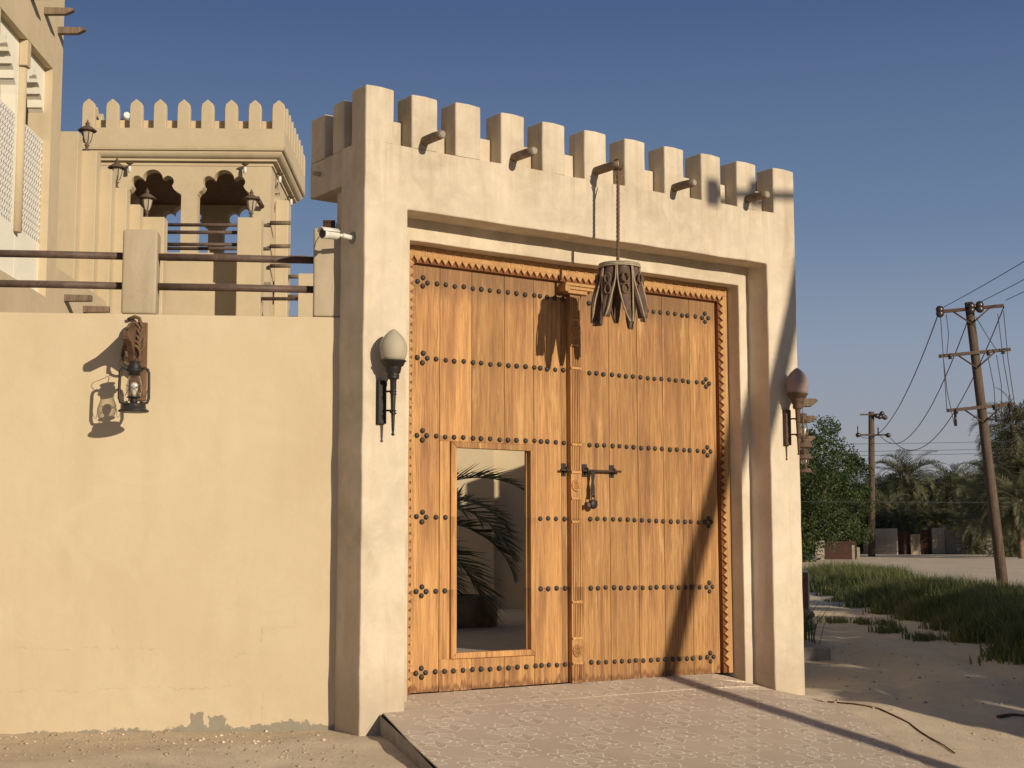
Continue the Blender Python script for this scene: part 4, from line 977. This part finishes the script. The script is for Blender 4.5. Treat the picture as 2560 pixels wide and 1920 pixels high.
for k in range(1, 9): inst('merlon', m0, (X0+.13+(X1-X0-.26)*k/8, 0, 0), pav)
for k in range(1, 8): inst('merlon', m0, (X1, .13+(D-.26)*k/8, 0), pav, (0, 0, pi/2))
for k in range(0, 9): inst('merlon', m0, (X0+.13+(X1-X0-.26)*k/8, D-.17, -.0), pav)
for k in range(1, 8): inst('merlon', m0, (X0+.17, .13+(D-.26)*k/8, 0), pav, (0, 0, pi/2))
# arcade walls
def lobed(c, hw):
    # opening outline from left spring to right spring (x, z)
    half_ = [(-hw, 8.89), (-hw+.02, 8.905), (-.52, 8.94), (-.455, 8.99), (-.415, 9.05), (-.405, 9.085)]
    for i in range(8): a_ = radians(215-i*19.5); half_.append((-.315+.125*cos(a_), 9.165+.125*sin(a_)))
    half_.append((-.205, 9.235))
    for i in range(1, 8): a_ = radians(185-i*95/8); half_.append((.215*cos(a_), 9.205+.215*sin(a_)))
    pts = half_+[(0, 9.42)]+[(-x, z) for x, z in half_[::-1]]
    return [(c+max(-hw, min(hw, x)), z) for x, z in pts]
def arcade(x0, x1, y0, y1, axis, ops):
    mb = MB(); top_ = 9.52; edges = [x0]+[(ops[i][0]+ops[i][1]+ops[i+1][0]-ops[i+1][1])/2 for i in range(len(ops)-1)]+[x1]
    for i, (c, hw) in enumerate(ops):
        L = lobed(c, hw); k = len(L)//2
        mb.prism([(edges[i], 8.89)]+L[:k+1]+[(L[k][0], top_), (edges[i], top_)], y0, y1, axis=axis)
        mb.prism(L[k:]+[(edges[i+1], 8.89), (edges[i+1], top_), (L[k][0], top_)], y0, y1, axis=axis)
        mb.prism([(edges[i], 3.0), (c-hw, 3.0), (c-hw, 8.89), (edges[i], 8.89)], y0, y1, axis=axis); mb.prism([(c+hw, 3.0), (edges[i+1], 3.0), (edges[i+1], 8.89), (c+hw, 8.89)], y0, y1, axis=axis)
    return mb.build('arcade', PL_VILLA, pav, fix=False)
XA, XB = X0+.27, X1-.29
fo = [(-2.47, .60), (-.99, .545)]
arcade(XA, XB, .27, .57, 'Y', fo); arcade(XA, XB, D-.57, D-.27, 'Y', fo)
so = [(1.32, .56), (2.83, .56)]
arcade(.572, D-.572, XB-.30, XB, 'X', so); arcade(.572, D-.572, XA, XA+.30, 'X', so)
mb = MB(); mb.box(XA+.3, XB-.3, .57, D-.57, 9.44, 9.50); mb.build('ceiling', OLDWOOD, pav)
mb = MB(); mb.box(XA, XB, .27, D-.27, 6.9, 7.05); mb.build('floor_slab', PL_VILLA, pav)
for x, y in ((-2.92, .13), (-.54, .13), (.09, .9), (.09, 3.0)):
    mb = MB(); mb.lathe([(.0001, 0), (.07, 0), (.07, -.02), (.03, -.03), (.03, -.07), (.0001, -.071)], (x, y, 9.52), 12); sp_ = mb.build('spotlight', BRONZE, pav)
    mb = MB(); mb.lathe([(.028, -.07), (.034, -.11), (.036, -.20), (.0001, -.21)], (x, y, 9.52), 12); mb.build('bulb', WHITEP, sp_)
for x0, z in ((-.01, 8.28), (-.01, 7.79), (.25, 7.69), (-.0, 7.38), (.27, 7.28), (.27, 6.85)):
    mb = MB(); mb.tube([(x0, .2 if x0 < .1 else .9, z), (x0+.42, .2 if x0 < .1 else .9, z+.005)], .045, 10, jit=.08); mb.build('beam_end', LOG, pav)
mb = MB(); mb.box(.02, .30, .75, 1.1, 3, 8.9); mb.build('side_column', PL_VILLA, pav, .02)
mb = MB(); mb.tube([(-.25, -.05, 8.75), (-.18, .2, 8.62)], .05, 10); mb.build('flood_lamp', BRONZE, pav)
for k, xx in enumerate((-3.3, -2.9)):
    mb = MB(); mb.tube([(xx, 1.2, 10.2), (xx, 1.2, 10.75-.25*k)], .09, 12); mb.tube([(xx, 1.2, 10.75-.25*k), (xx+.1, 1.0, 10.8-.25*k)], .07, 10); mb.build('roof_vent', WHITEP, pav)

# palm seen between the rails
palm('date palm top just visible between the terrace rails beside the gate', -5.0, 40, 1, 5.2, 1.9, 2)

# ------------------------------------------------------------------ right side
# stepping block, slab and stones by the side wall
t = tag(MB().box(3.30, 4.42, 20.8, 23.2, -.3, .19, j=.01).build('concrete_step', CONCRETE, None, .02), 'flat concrete step on the sand right of the gate', 'step')
t = thing('slab_pier', 'rust coloured slab standing upright with a pale cap beside the sand track', 'slab', T(4.55, 24.4, 0))
MB().box(-.5, .27, -.06, .06, .35, 1.16).build('slab', SLAB, t, .008); MB().box(-.5, .275, -.07, .07, 1.16, 1.20).build('cap', PL_WHITE, t, .004); MB().box(.272, .29, -.065, .065, .35, 1.16).build('edge_strip', PL_WHITE, t)
for k, (x, y, z, s_, lb) in enumerate(((4.66, 24.1, .50, .17, 'rough stone under the rust coloured slab, topmost of the pile'), (4.62, 23.9, .33, .19, 'rounded stone in the middle of the pile below the slab'), (4.35, 23.7, .12, .24, 'dark low stone at the foot of the pile by the wall'))):
    bm = bmesh.new(); bmesh.ops.create_icosphere(bm, subdivisions=3, radius=s_)
    for v in bm.verts: v.co = Vector((v.co.x*1.1, v.co.y*.8, v.co.z*.55))*(1+.30*noise.noise(v.co*4+Vector((k*3, 0, 0))))
    me = bpy.data.meshes.new('stone'); bm.to_mesh(me); bm.free(); me.materials.append(STONE); me.polygons.foreach_set('use_smooth', [True]*len(me.polygons))
    o = bpy.data.objects.new('stone', me); C.objects.link(o); o.location = (x, y, z); tag(o, lb, 'stone', 'stones piled by the side wall')
MB().box(-.6, .2, -.3, .3, -.3, .24, j=.02).build('rubble_base', STONE, tag(thing('rubble_base', 'low rubble footing under the stone pile', 'footing', T(4.45, 24.2, 0)))).name = 'footing'

# reed shoots by the step
def reeds(label, pts, h, n, seed):
    r = np.random.default_rng(seed); P = []
    for x, y in pts:
        for _ in range(n): P.append((x+r.normal()*.12, y+r.normal()*.2, hgt(x, y)+.0))
    o = blades('reed_clump', np.array(P), h, GRASS, seed, .014, 1.0); tag(o, label, 'plant', kind='stuff' if h < .3 else None); return o
reeds('spiky reed clump leaning out by the stones right of the gate', [(4.30, 22.9), (4.5, 23.4)], .75, 26, 3)
reeds('small dark weed tuft on the sand track, nearer one', [(6.9, 25.4), (7.1, 25.5)], .16, 90, 4)
reeds('small dark weed tuft on the sand track, farther one', [(6.75, 27.3), (7.0, 27.4)], .16, 80, 5)
reeds('creeping weed patch where the track bends behind the stones', [(6.2, 32), (6.8, 31.4), (7.2, 30.8), (7.6, 30.4)], .16, 90, 6)

# reed grass strip
edge_n = [(10.9, 60), (10.6, 53.6), (9.3, 40), (8.6, 31), (7.6, 24), (6.9, 20), (6.4, 16), (6.3, 12)]
def near_x(y):
    e = edge_n[::-1]
    for (x0, y0), (x1, y1) in zip(e, e[1:]):
        if y0 <= y <= y1: return x0+(x1-x0)*(y-y0)/(y1-y0)
    return 11
N_ = 90000; ry = rng.uniform(0, 1, N_)**1.25*48+13; 
nxv = np.array([near_x(y) for y in ry]); wd = 1.9+np.clip((ry-22)*.05, 0, 1.2); u = rng.uniform(0, 1, N_)
rx = nxv+u*wd+.35*np.sin(ry*1.7)+rng.normal(0, .15, N_)
# patchy: drop where a low-frequency noise is small
keep = np.array([noise.noise(Vector((a*.8, b*.5, 0)))+.55+.3*min(1, (c)*6) > rng.random()*.8 for a, b, c in zip(rx, ry, u)])
rx, ry, u = rx[keep], ry[keep], u[keep]
hz = np.array([hgt(a, b) for a, b in zip(rx, ry)])
hh = (.20+.70*np.clip(u*2.5, 0, 1))*(.8+.35*np.array([noise.noise(Vector((a*.5, b*.35, 5))) for a, b in zip(rx, ry)]))
tag(blades('reed_grass', np.stack([rx, ry, hz-.02], 1), hh, GRASS, 9, .014, .75), kind='stuff')
# dark soil under the reeds
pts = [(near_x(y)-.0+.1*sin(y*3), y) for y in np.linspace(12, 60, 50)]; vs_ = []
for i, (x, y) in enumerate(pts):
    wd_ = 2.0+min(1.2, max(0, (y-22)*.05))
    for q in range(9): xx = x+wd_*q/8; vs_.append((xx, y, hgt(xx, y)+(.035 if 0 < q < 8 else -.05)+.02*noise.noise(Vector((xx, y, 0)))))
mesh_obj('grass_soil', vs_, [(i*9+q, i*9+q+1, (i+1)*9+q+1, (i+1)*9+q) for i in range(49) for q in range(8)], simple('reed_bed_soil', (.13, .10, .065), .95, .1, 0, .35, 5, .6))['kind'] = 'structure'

# utility poles
def pole_arm(mb, c, half, tilt, z, y=-.17):
    mb.box(-half, half, y-.05, y+.05, -.055, .055, m=T(c, 0, z) @ Matrix.Rotation(tilt, 4, 'Y'))
pA = thing('utility_pole', 'tall leaning wooden power pole with three crossarms above the reeds', 'utility pole', T(16.45, 50, 0))
mb = MB(); top = Vector((-.83, 0, 9.85)); mb.tube([(0.02, 0, -.3), tuple(top*.3), tuple(top*.65), tuple(top)], [.185, .175, .155, .14], 14, jit=.02); mb.build('pole', POLEW, pA)
for z, c, half, nm in ((9.60, -.82, 1.12, 'top_crossarm'), (8.09, -.74, 1.22, 'crossarm'), (6.23, -.60, 1.16, 'crossarm')):
    mb = MB(); pole_arm(mb, c, half, -.095, z); ar = mb.build(nm, POLEW if z < 9 else RUST, pA)
    mb = MB(); px_ = -.83*z/9.85
    for sx in (-1, 1): mb.tube([(px_+sx*.62, -.2, z-.04+sx*.06), (px_, -.17, z-.52)], .028, 6)
    mb.build('brace', RUST, ar)
    mb = MB()
    if z > 9:
        for xx, zz in ((-1.08, 9.50), (-.80, 9.62), (.28, 9.66)):
            for q in (-1, 1):
              mb = MB()
              mb.lathe([(.03, -.07), (.13, -.05), (.14, 0), (.05, .03), (.11, .06), (.03, .08)], (c+xx-c*1*(xx == -.80)*0+(0 if xx != -.8 else .78), -.25, zz-.0+(-.08 if q > 0 else .06)), 12, 'Y'); mb.build('insulator', INSUL, ar)
    else:
        for xx in (-.85, .45, .95): mb = MB(); mb.lathe([(.04, -.12), (.08, -.10), (.05, -.05), (.09, -.03), (.05, .03), (.03, .06)], (c+xx, -.20, z-.02+xx*.095), 10); mb.build('insulator', INSUL, ar)
        if z < 7:
            for xx in (-.88, .50, .98): mb = MB(); mb.tube([(c+xx, -.2, z-.10+xx*.095), (c+xx, -.2, z-.55+xx*.095)], .05, 8); mb.build('fuse_link', INSUL, ar)
pB = thing('utility_pole', 'thinner distant wooden power pole standing before the grey walls', 'utility pole', T(24.1, 100, .6))
mb = MB(); mb.tube([(0, 0, -.3), (.15, 0, 5), (.27, 0, 10)], [.24, .22, .19], 10); mb.build('pole', POLEW, pB)
mb = MB(); mb.box(-.55, 1.1, -.3, -.2, 9.74, 9.84); mb.box(-.72, 1.3, -.3, -.2, 8.35, 8.47); ar = mb.build('crossarm', POLEW, pB)
mb = MB()
for x, z in ((.55, 9.7), (.75, 9.62), (.95, 9.66), (1.1, 9.58), (-.75, 8.40), (1.28, 8.38), (.9, 9.85)): mb = MB(); mb.lathe([(.04, -.12), (.16, -.1), (.17, 0), (.08, .05), (.12, .1), (.03, .14)], (x, -.3, z), 10, 'Y'); mb.build('insulator', INSUL, ar)
mb = MB(); mb.tube([(-.76, -.3, 8.4), (-.76, -.3, 9.0)], .04, 6); mb.build('pin', INSUL, ar); mb = MB(); mb.tube([(.62, -.3, 8.4), (.62, -.3, 8.9)], .05, 6); mb.build('pin', INSUL, ar)
# wires
def wire(label, a, b, sag, r=.016, n=22, group='power lines between the poles'):
    a = Vector(a); b = Vector(b); mb = MB()
    mb.tube([a+(b-a)*(i/n)+Vector((0, 0, -sag*4*(i/n)*(1-i/n))) for i in range(n+1)], r, 5, cap=False)
    o = mb.build('power_line', WIRE, None, fix=False); o['label'] = label; o['category'] = 'cable'; o['group'] = group
    return o
wires = [((14.5, 49.7, 9.45), (23.4, 99.7, 9.0)), ((15.62, 49.7, 9.55), (24.8, 99.7, 9.0)), ((16.72, 49.7, 9.65), (25.4, 99.7, 9.0))]
for k, (a, b) in enumerate(wires): wire(['leftmost cable sagging from the leaning pole to the distant pole', 'middle cable sagging from the leaning pole to the distant pole', 'rightmost cable sagging from the leaning pole to the distant pole'][k], a, b, 1.6+.5*k, .020)
for k, (a, d) in enumerate((((14.6, 49.6, 9.6), (1.7, -13, 4.2)), ((15.7, 49.6, 9.7), (1.9, -13, 4.2)), ((16.75, 49.6, 9.85), (2.0, -13, 4.2)))):
    a = Vector(a); wire(['upper left cable running out of the picture from the leaning pole', 'middle cable running out of the picture from the leaning pole', 'lower right cable running out of the picture from the leaning pole'][k], a, a+Vector((-1.4, -32.5, .2)), .3, .012)
for k, (z, y) in enumerate(((7.6, 88), (7.15, 88), (6.9, 88), (4.05, 80))):
    wire(['topmost of the thin wires crossing low behind the poles', 'second of the thin wires crossing low behind the poles', 'third of the thin wires crossing low behind the poles', 'single thin wire crossing in front of the tree'][k], (10, y, z), (46, y+3, z+.9-.2*(k == 3)*3), .25, .014)
wire('slanting stay wire of the distant pole', (24.2, 99.6, 8.0), (19.6, 92, .8), 0, .016)
dr = []
for k, (x0, z0, x1, z1) in enumerate(((14.55, 9.4, 14.66, 6.1), (14.75, 9.4, 14.72, 8.0), (14.6, 7.9, 14.9, 5.6), (15.75, 9.3, 16.45, 8.1), (16.4, 8.0, 16.5, 5.9), (16.5, 9.4, 16.85, 6.2), (16.7, 9.5, 16.95, 6.3), (16.1, 8.0, 16.3, 5.8))):
    mb = MB(); mb.tube([(x0, 49.7, z0), (x0*.5+x1*.5+.08*sin(k*2), 49.7, (z0+z1)/2), (x1, 49.7, z1)], .014, 5, cap=False); o = mb.build('jumper_wire', WIRE, pA, fix=False)
    o.matrix_parent_inverse = pA.matrix_world.inverted()
    if k < 3: pass

# distant walls and gates
def far_thing(name, label, cat, x0, x1, z0, z1, Y, mat, Y1=None, grp=None):
    t = thing(name, label, cat, T(x0, Y, 0) @ Matrix.Rotation(atan2((Y1 or Y)-Y, x1-x0), 4, 'Z'), grp); L = sqrt((x1-x0)**2+((Y1 or Y)-Y)**2)
    if name == 'corrugated_fence':
        n = 14
        for k in range(n): MB().box(L*k/n+.02, L*(k+1)/n-.02, -.03 if k % 2 else .0, .04, z0-.3, z1+.03*(k % 3)).build('sheet', mat if k < 9 else DARKGATE, t)
    elif name == 'block_wall':
        nr = 7; nc = max(2, int(L/.8)); bh = (z1-z0)/nr
        src = None
        for r_ in range(nr):
            for c_ in range(nc+1):
                a = L*(c_-.5*(r_ % 2))/nc; b = a+L/nc
                a = max(a, 0); b = min(b, L)
                if b-a < .05: continue
                MB().box(a+.012, b-.012, -.1+random.uniform(-.008, .008), .1, z0+bh*r_+.01, z0+bh*(r_+1)-.01).build('block', mat, t)
        MB().box(0.01, L-.01, -.085, .085, z0-.5, z1-.02).build('mortar_core', CONCRETE, t)
    else:
        MB().box(0, L, -.05, .05, z0-.3, z1).build('panel', mat, t); MB().box(0, L, -.07, -.052, z1-.12, z1-.03).build('frame_bar', mat, t)
    return t
far_thing('corrugated_fence', 'grey corrugated sheet fence running back beside the distant pole', 'fence', 22.8, 27.45, .8, 2.55, 104, CORR, 118)
far_thing('block_wall', 'grey block wall just right of the distant pole, in shade', 'wall', 27.6, 29.75, .85, 2.9, 117, BLOCKW, 115)
far_thing('metal_gate', 'dark rusty gate leaf left of the narrow pillar', 'gate', 29.8, 30.75, .9, 2.75, 115.3, DARKGATE)
far_thing('gate_pillar', 'narrow brown pillar between the two dark gates', 'pillar', 30.78, 31.5, .9, 2.45, 115, STONE)
far_thing('metal_gate', 'wide dark rusty gate right of the narrow pillar', 'gate', 31.5, 32.4, .9, 2.75, 115.3, DARKGATE)
far_thing('block_wall', 'taller end of the sunlit block wall beside the dark gate', 'wall', 32.43, 33.4, .95, 2.93, 115, BLOCKW)
far_thing('block_wall', 'long sunlit block wall under the palms', 'wall', 33.45, 40.5, 1.0, 2.78, 115.2, BLOCKW)
far_thing('gate_pillar', 'pale brick pier left of the grass among the trees', 'pillar', 18.3, 18.85, .6, 1.9, 90, BLOCKW)
far_thing('metal_gate', 'rusty brown panel behind the two pale posts', 'gate', 19.0, 21.0, .6, 1.85, 91, DARKGATE)
for k, x in enumerate((20.15, 20.45)): tag(MB().box(x-.08, x+.08, 88, 88.1, .4, 1.6-.12*k, j=.01).build('pale_post', BLOCKW), ['taller of the two pale posts beyond the grass', 'shorter of the two pale posts beyond the grass'][k], 'post')

# trees and palms in the distance
leafy('big dark broadleaf tree right behind the gate edge', 15.6, 85, .5, 8.6, 4.0, 1, clumps=230, per=190, size=.17, base=.2)
leafy('smaller broadleaf tree between the big tree and the palms', 20.6, 95, .5, 7.4, 2.7, 2, clumps=150, per=150, size=.17, base=.2)
leafy('dark leafy tree behind the corrugated fence', 24.6, 122, .9, 7.6, 3.4, 3, clumps=130, per=130, size=.24, base=.2)
G_ = 'date palms behind the distant walls'
def ppalm(label, px, Y, h, c, k, **kw): return palm(label, (px-1280)/3700*Y, Y, .9, h, c, k, **kw)
ppalm('date palm with a pale trunk directly right of the distant pole', 2264, 128, 6.5, 3.9, 0, group=G_, rt=.26)
ppalm('date palm standing alone in the middle of the distant grove', 2380, 127, 5.6, 3.7, 1, group=G_)
ppalm('tall date palm at the right edge behind the leaning pole', 2537, 97, 8.4, 3.5, 2, group=G_, rt=.24)
rest = [(2190, 131, 4.9, 3.6), (2215, 124, 3.6, 3.2), (2235, 136, 5.4, 3.6), (2300, 134, 4.6, 3.6), (2330, 130, 3.6, 3.4), (2352, 134, 5.0, 3.5), (2425, 133, 5.0, 3.7), (2460, 120, 4.6, 3.4), (2490, 112, 5.4, 3.4), (2530, 108, 6.0, 3.4), (2570, 104, 7.2, 3.5), (2450, 136, 5.2, 3.6),
        (2245, 120, 2.6, 2.8), (2290, 121, 2.2, 2.8), (2340, 120, 2.4, 2.8), (2400, 119, 2.4, 3.0), (2440, 113, 2.6, 2.8), (2500, 100, 3.2, 3.0), (2545, 92, 3.4, 3.0), (2580, 96, 5.2, 3.2), (2420, 140, 5.4, 3.6), (2320, 142, 5.0, 3.6), (2270, 144, 5.2, 3.6), (2380, 146, 4.2, 3.8), (2480, 142, 6.0, 3.8), (2160, 140, 4.6, 3.4)]
ORD = ['first', 'second', 'third', 'fourth', 'fifth', 'sixth', 'seventh', 'eighth', 'ninth', 'tenth', 'eleventh', 'twelfth']
rows_ = {0: [], 1: [], 2: []}
for q in rest: rows_[0 if q[1] < 122 else (1 if q[1] < 135 else 2)].append(q[0])
for k, (px, y, h, c) in enumerate(rest):
    rr_ = 0 if y < 122 else (1 if y < 135 else 2)
    ppalm('shaggy date palm, %s from the left in the %s row of the distant grove' % (ORD[sorted(rows_[rr_]).index(px)], ('front', 'middle', 'back')[rr_]), px, y, h, c, k % 3, group='crowded date palms of the grove')
for k, (x, y, c) in enumerate(((35.2, 113.2, 1.9), (37.2, 112, 2.0), (32.5, 97, 2.2))):
    palm(['low bushy young palm in front of the sunlit block wall', 'low palm with dry fronds at the foot of the wall on the right', 'young palm bush nearest the leaning pole'][k], x, y, .7, .6, c, k % 3, name='young_palm')
leafy('dense green mass of trees behind the palms', 36, 160, .9, 6.2, 7.5, 7, clumps=160, per=110, size=.4, name='tree_mass', base=.3)
leafy('dense green trees far right behind the palms', 49, 158, .9, 7.0, 7.5, 8, clumps=150, per=110, size=.4, name='tree_mass', base=.3)
leafy('dense dark trees behind the big tree at the gate edge', 21, 125, .9, 7.0, 5.5, 9, clumps=140, per=110, size=.3, name='tree_mass', base=.3)
# low dark scrub closing the foot of the grove
r_ = np.random.default_rng(5); n_ = 16000; sx = r_.uniform(19, 54, n_); sy = 122+r_.uniform(0, 26, n_); sz = .9+r_.uniform(0, 1, n_)**1.4*(2.6+1.2*np.sin(sx*.9))
d_ = r_.normal(size=(n_, 3)); d_ /= np.linalg.norm(d_, axis=1)[:, None]; e_ = np.cross(d_, r_.normal(size=(n_, 3))); e_ /= np.linalg.norm(e_, axis=1)[:, None]; P_ = np.stack([sx, sy, sz], 1)
tag(np_mesh('undergrowth', np.stack([P_-d_*.25, P_+e_*.14, P_+d_*.25, P_-e_*.14], 1).reshape(-1, 3), np.arange(4*n_).reshape(-1, 4), LEAF), kind='stuff')
# pebbles and crumbs of plaster on the open ground in front of the wall and along the track
def pebbles(name, n, boxes, smin, smax, mat, seed):
    r = np.random.default_rng(seed); V = []; F = []
    base = np.array([(0, 0, 1), (.9, 0, .1), (.2, .85, .15), (-.75, .5, 0), (-.7, -.55, .1), (.3, -.9, .05), (0, 0, -.6)]); fc = [(0, 1, 2), (0, 2, 3), (0, 3, 4), (0, 4, 5), (0, 5, 1), (6, 2, 1), (6, 3, 2), (6, 4, 3), (6, 5, 4), (6, 1, 5)]
    for i in range(n):
        bx = boxes[i % len(boxes)]; x, y = r.uniform(bx[0], bx[1]), r.uniform(bx[2], bx[3]); q = GMi @ Vector((x, y, 0))
        if -.3 < q.x < 5.6 and q.y > -5 and not q.x > RE_x(q.y): continue
        s_ = smin+(smax-smin)*r.random()**4; a = r.uniform(0, 6.28); c_, d = cos(a), sin(a)
        B = base*(1+r.uniform(-.3, .3, base.shape))*s_*np.array([1, r.uniform(.6, 1), r.uniform(.45, .8)]); B = B @ np.array([[c_, d, 0], [-d, c_, 0], [0, 0, 1]])
        k = len(V); V += list(B+np.array([x, y, hgt(x, y)+s_*.05])); F += [tuple(k+j for j in f) for f in fc]
    o = np_mesh(name, np.array(V), np.array(F), mat); tag(o, kind='stuff'); return o
def RE_x(n):
    for (n0_, x0_), (n1_, x1_) in zip(RE, RE[1:]):
        if n1_ <= n <= n0_: return x0_+(x1_-x0_)*(n-n0_)/(n1_-n0_)
    return 5.6
PEB = simple('pebble', (.40, .33, .245), .95, .1, 0, .35, 3, .2)
pebbles('gravel', 2600, [(-5.2, -1.2, 10.2, 13.3), (-5.2, -.4, 11.5, 13.3), (-3.5, .2, 9.5, 12.5)], .004, .026, PEB, 3)
pebbles('gravel', 900, [(2.6, 7.5, 11, 26)], .006, .035, PEB, 4)
pebbles('plaster_crumbs', 170, [(-5.0, -1.5, 12.2, 13.25)], .006, .03, simple('plaster_crumb', (.66, .56, .42), .95, .1, 0, .2, 3, .2), 6)

# ------------------------------------------------------------------ trees and pole standing beside the camera, whose shade falls into view
k = 13.0
def shadepoint(a, b, kk=13.0):      # a along the gate, b height, measured in the gate plane as the sun sees it
    return GM @ Vector((a+.1*kk, -kk, b+.30*kk))
pp = [(3.35, -4.0), (3.62, -2.2), (3.80, -1.06), (4.06, .4), (4.44, 1.5), (4.85, 2.55), (5.24, 3.6), (5.44, 4.2), (5.78, 5.4), (6.0, 6.2)]
base_ = shadepoint(*pp[0]); sp3 = [Vector(shadepoint(*q))-Vector((base_.x, base_.y, 0)) for q in pp]
pC = thing('utility_pole', 'leaning wooden pole beside the camera casting its shadow on the gate', 'utility pole', T(base_.x, base_.y, 0))
MB().tube([tuple(v) for v in sp3], [.125]*len(sp3), 12).build('pole', POLEW, pC)
c0 = Vector(shadepoint(4.25, 5.35))-Vector((base_.x, base_.y, 0)); c1_ = Vector(shadepoint(6.6, 5.62))-Vector((base_.x, base_.y, 0))
MB().tube([tuple(c0), tuple(c1_)], .055, 6).build('crossarm', POLEW, pC)
for f_ in (.0, .27): q = c0+(c1_-c0)*f_; MB().tube([tuple(q+Vector((0, 0, -.12))), tuple(q+Vector((0, 0, .14)))], .10, 10).build('insulator', INSUL, pC)
sx_, sy_ = tosun.x/cos(SUN_EL), tosun.y/cos(SUN_EL)
ex, ey = -sy_, sx_
for i, (a, kk, h, R) in enumerate(((14.7, 14, 4.9, 1.3), (15.8, 22, 7.4, 1.6), (17.8, 25, 8.6, 1.9), (19.9, 27, 9.6, 2.2), (16.6, 16, 6.6, 1.7), (18.7, 18, 8.2, 2.1), (21.2, 20, 9.0, 2.3), (23.8, 18, 8.2, 2.2), (26.6, 22, 9.3, 2.5), (30.2, 20, 8.5, 2.4), (34.5, 22, 9.0, 2.5), (49, 24, 9.0, 2.2))):
    # a: position across the sunlight, kk: how far toward the sun from the track
    bx = ex*a+sx_*(kk-8-a*.35); by = ey*a+sy_*(kk-8-a*.35)
    leafy('leafy tree standing beside the camera outside the picture', bx, by, 0, h, R, 20+i, clumps=70, per=110, size=.30, base=.5, group='shade trees beside the camera')

def root(label, pts, r=.018):
    P = [(x, y, hgt(x, y)+r*.6+.012*noise.noise(Vector((x*6, y*6, 0)))) for x, y in pts]; Q = []
    for i in range(len(P)-1):
        for k in range(6): t = k/6; Q.append(tuple(P[i][j]*(1-t)+P[i+1][j]*t+(.02*noise.noise(Vector((i+t, j*5.0, len(pts)*1.0))) if j < 2 else 0) for j in range(3)))
    Q.append(P[-1]); Q = [(x, y, max(z, hgt(x, y)+r*.4)) for x, y, z in Q]
    o = MB().tube(Q, [r*(1.1-.6*i/len(Q)) for i in range(len(Q))], 6, jit=.25).build('root', OLDWOOD, fix=False); tag(o, label, 'root'); return o
root('thin dark root creeping along the sand from the right pillar beside the ramp', [(3.30, 15.75), (3.42, 15.35), (3.67, 15.05), (3.83, 14.55), (3.88, 13.96), (3.94, 13.47)], .011)
root('short length of root near the bottom right corner of the track', [(3.33, 12.19), (3.54, 12.11), (3.7, 11.85), (3.95, 11.4)], .014)
root('dark bent root lying at the right edge of the sand track', [(5.02, 15.59), (5.23, 15.8), (5.6, 15.9)], .02)
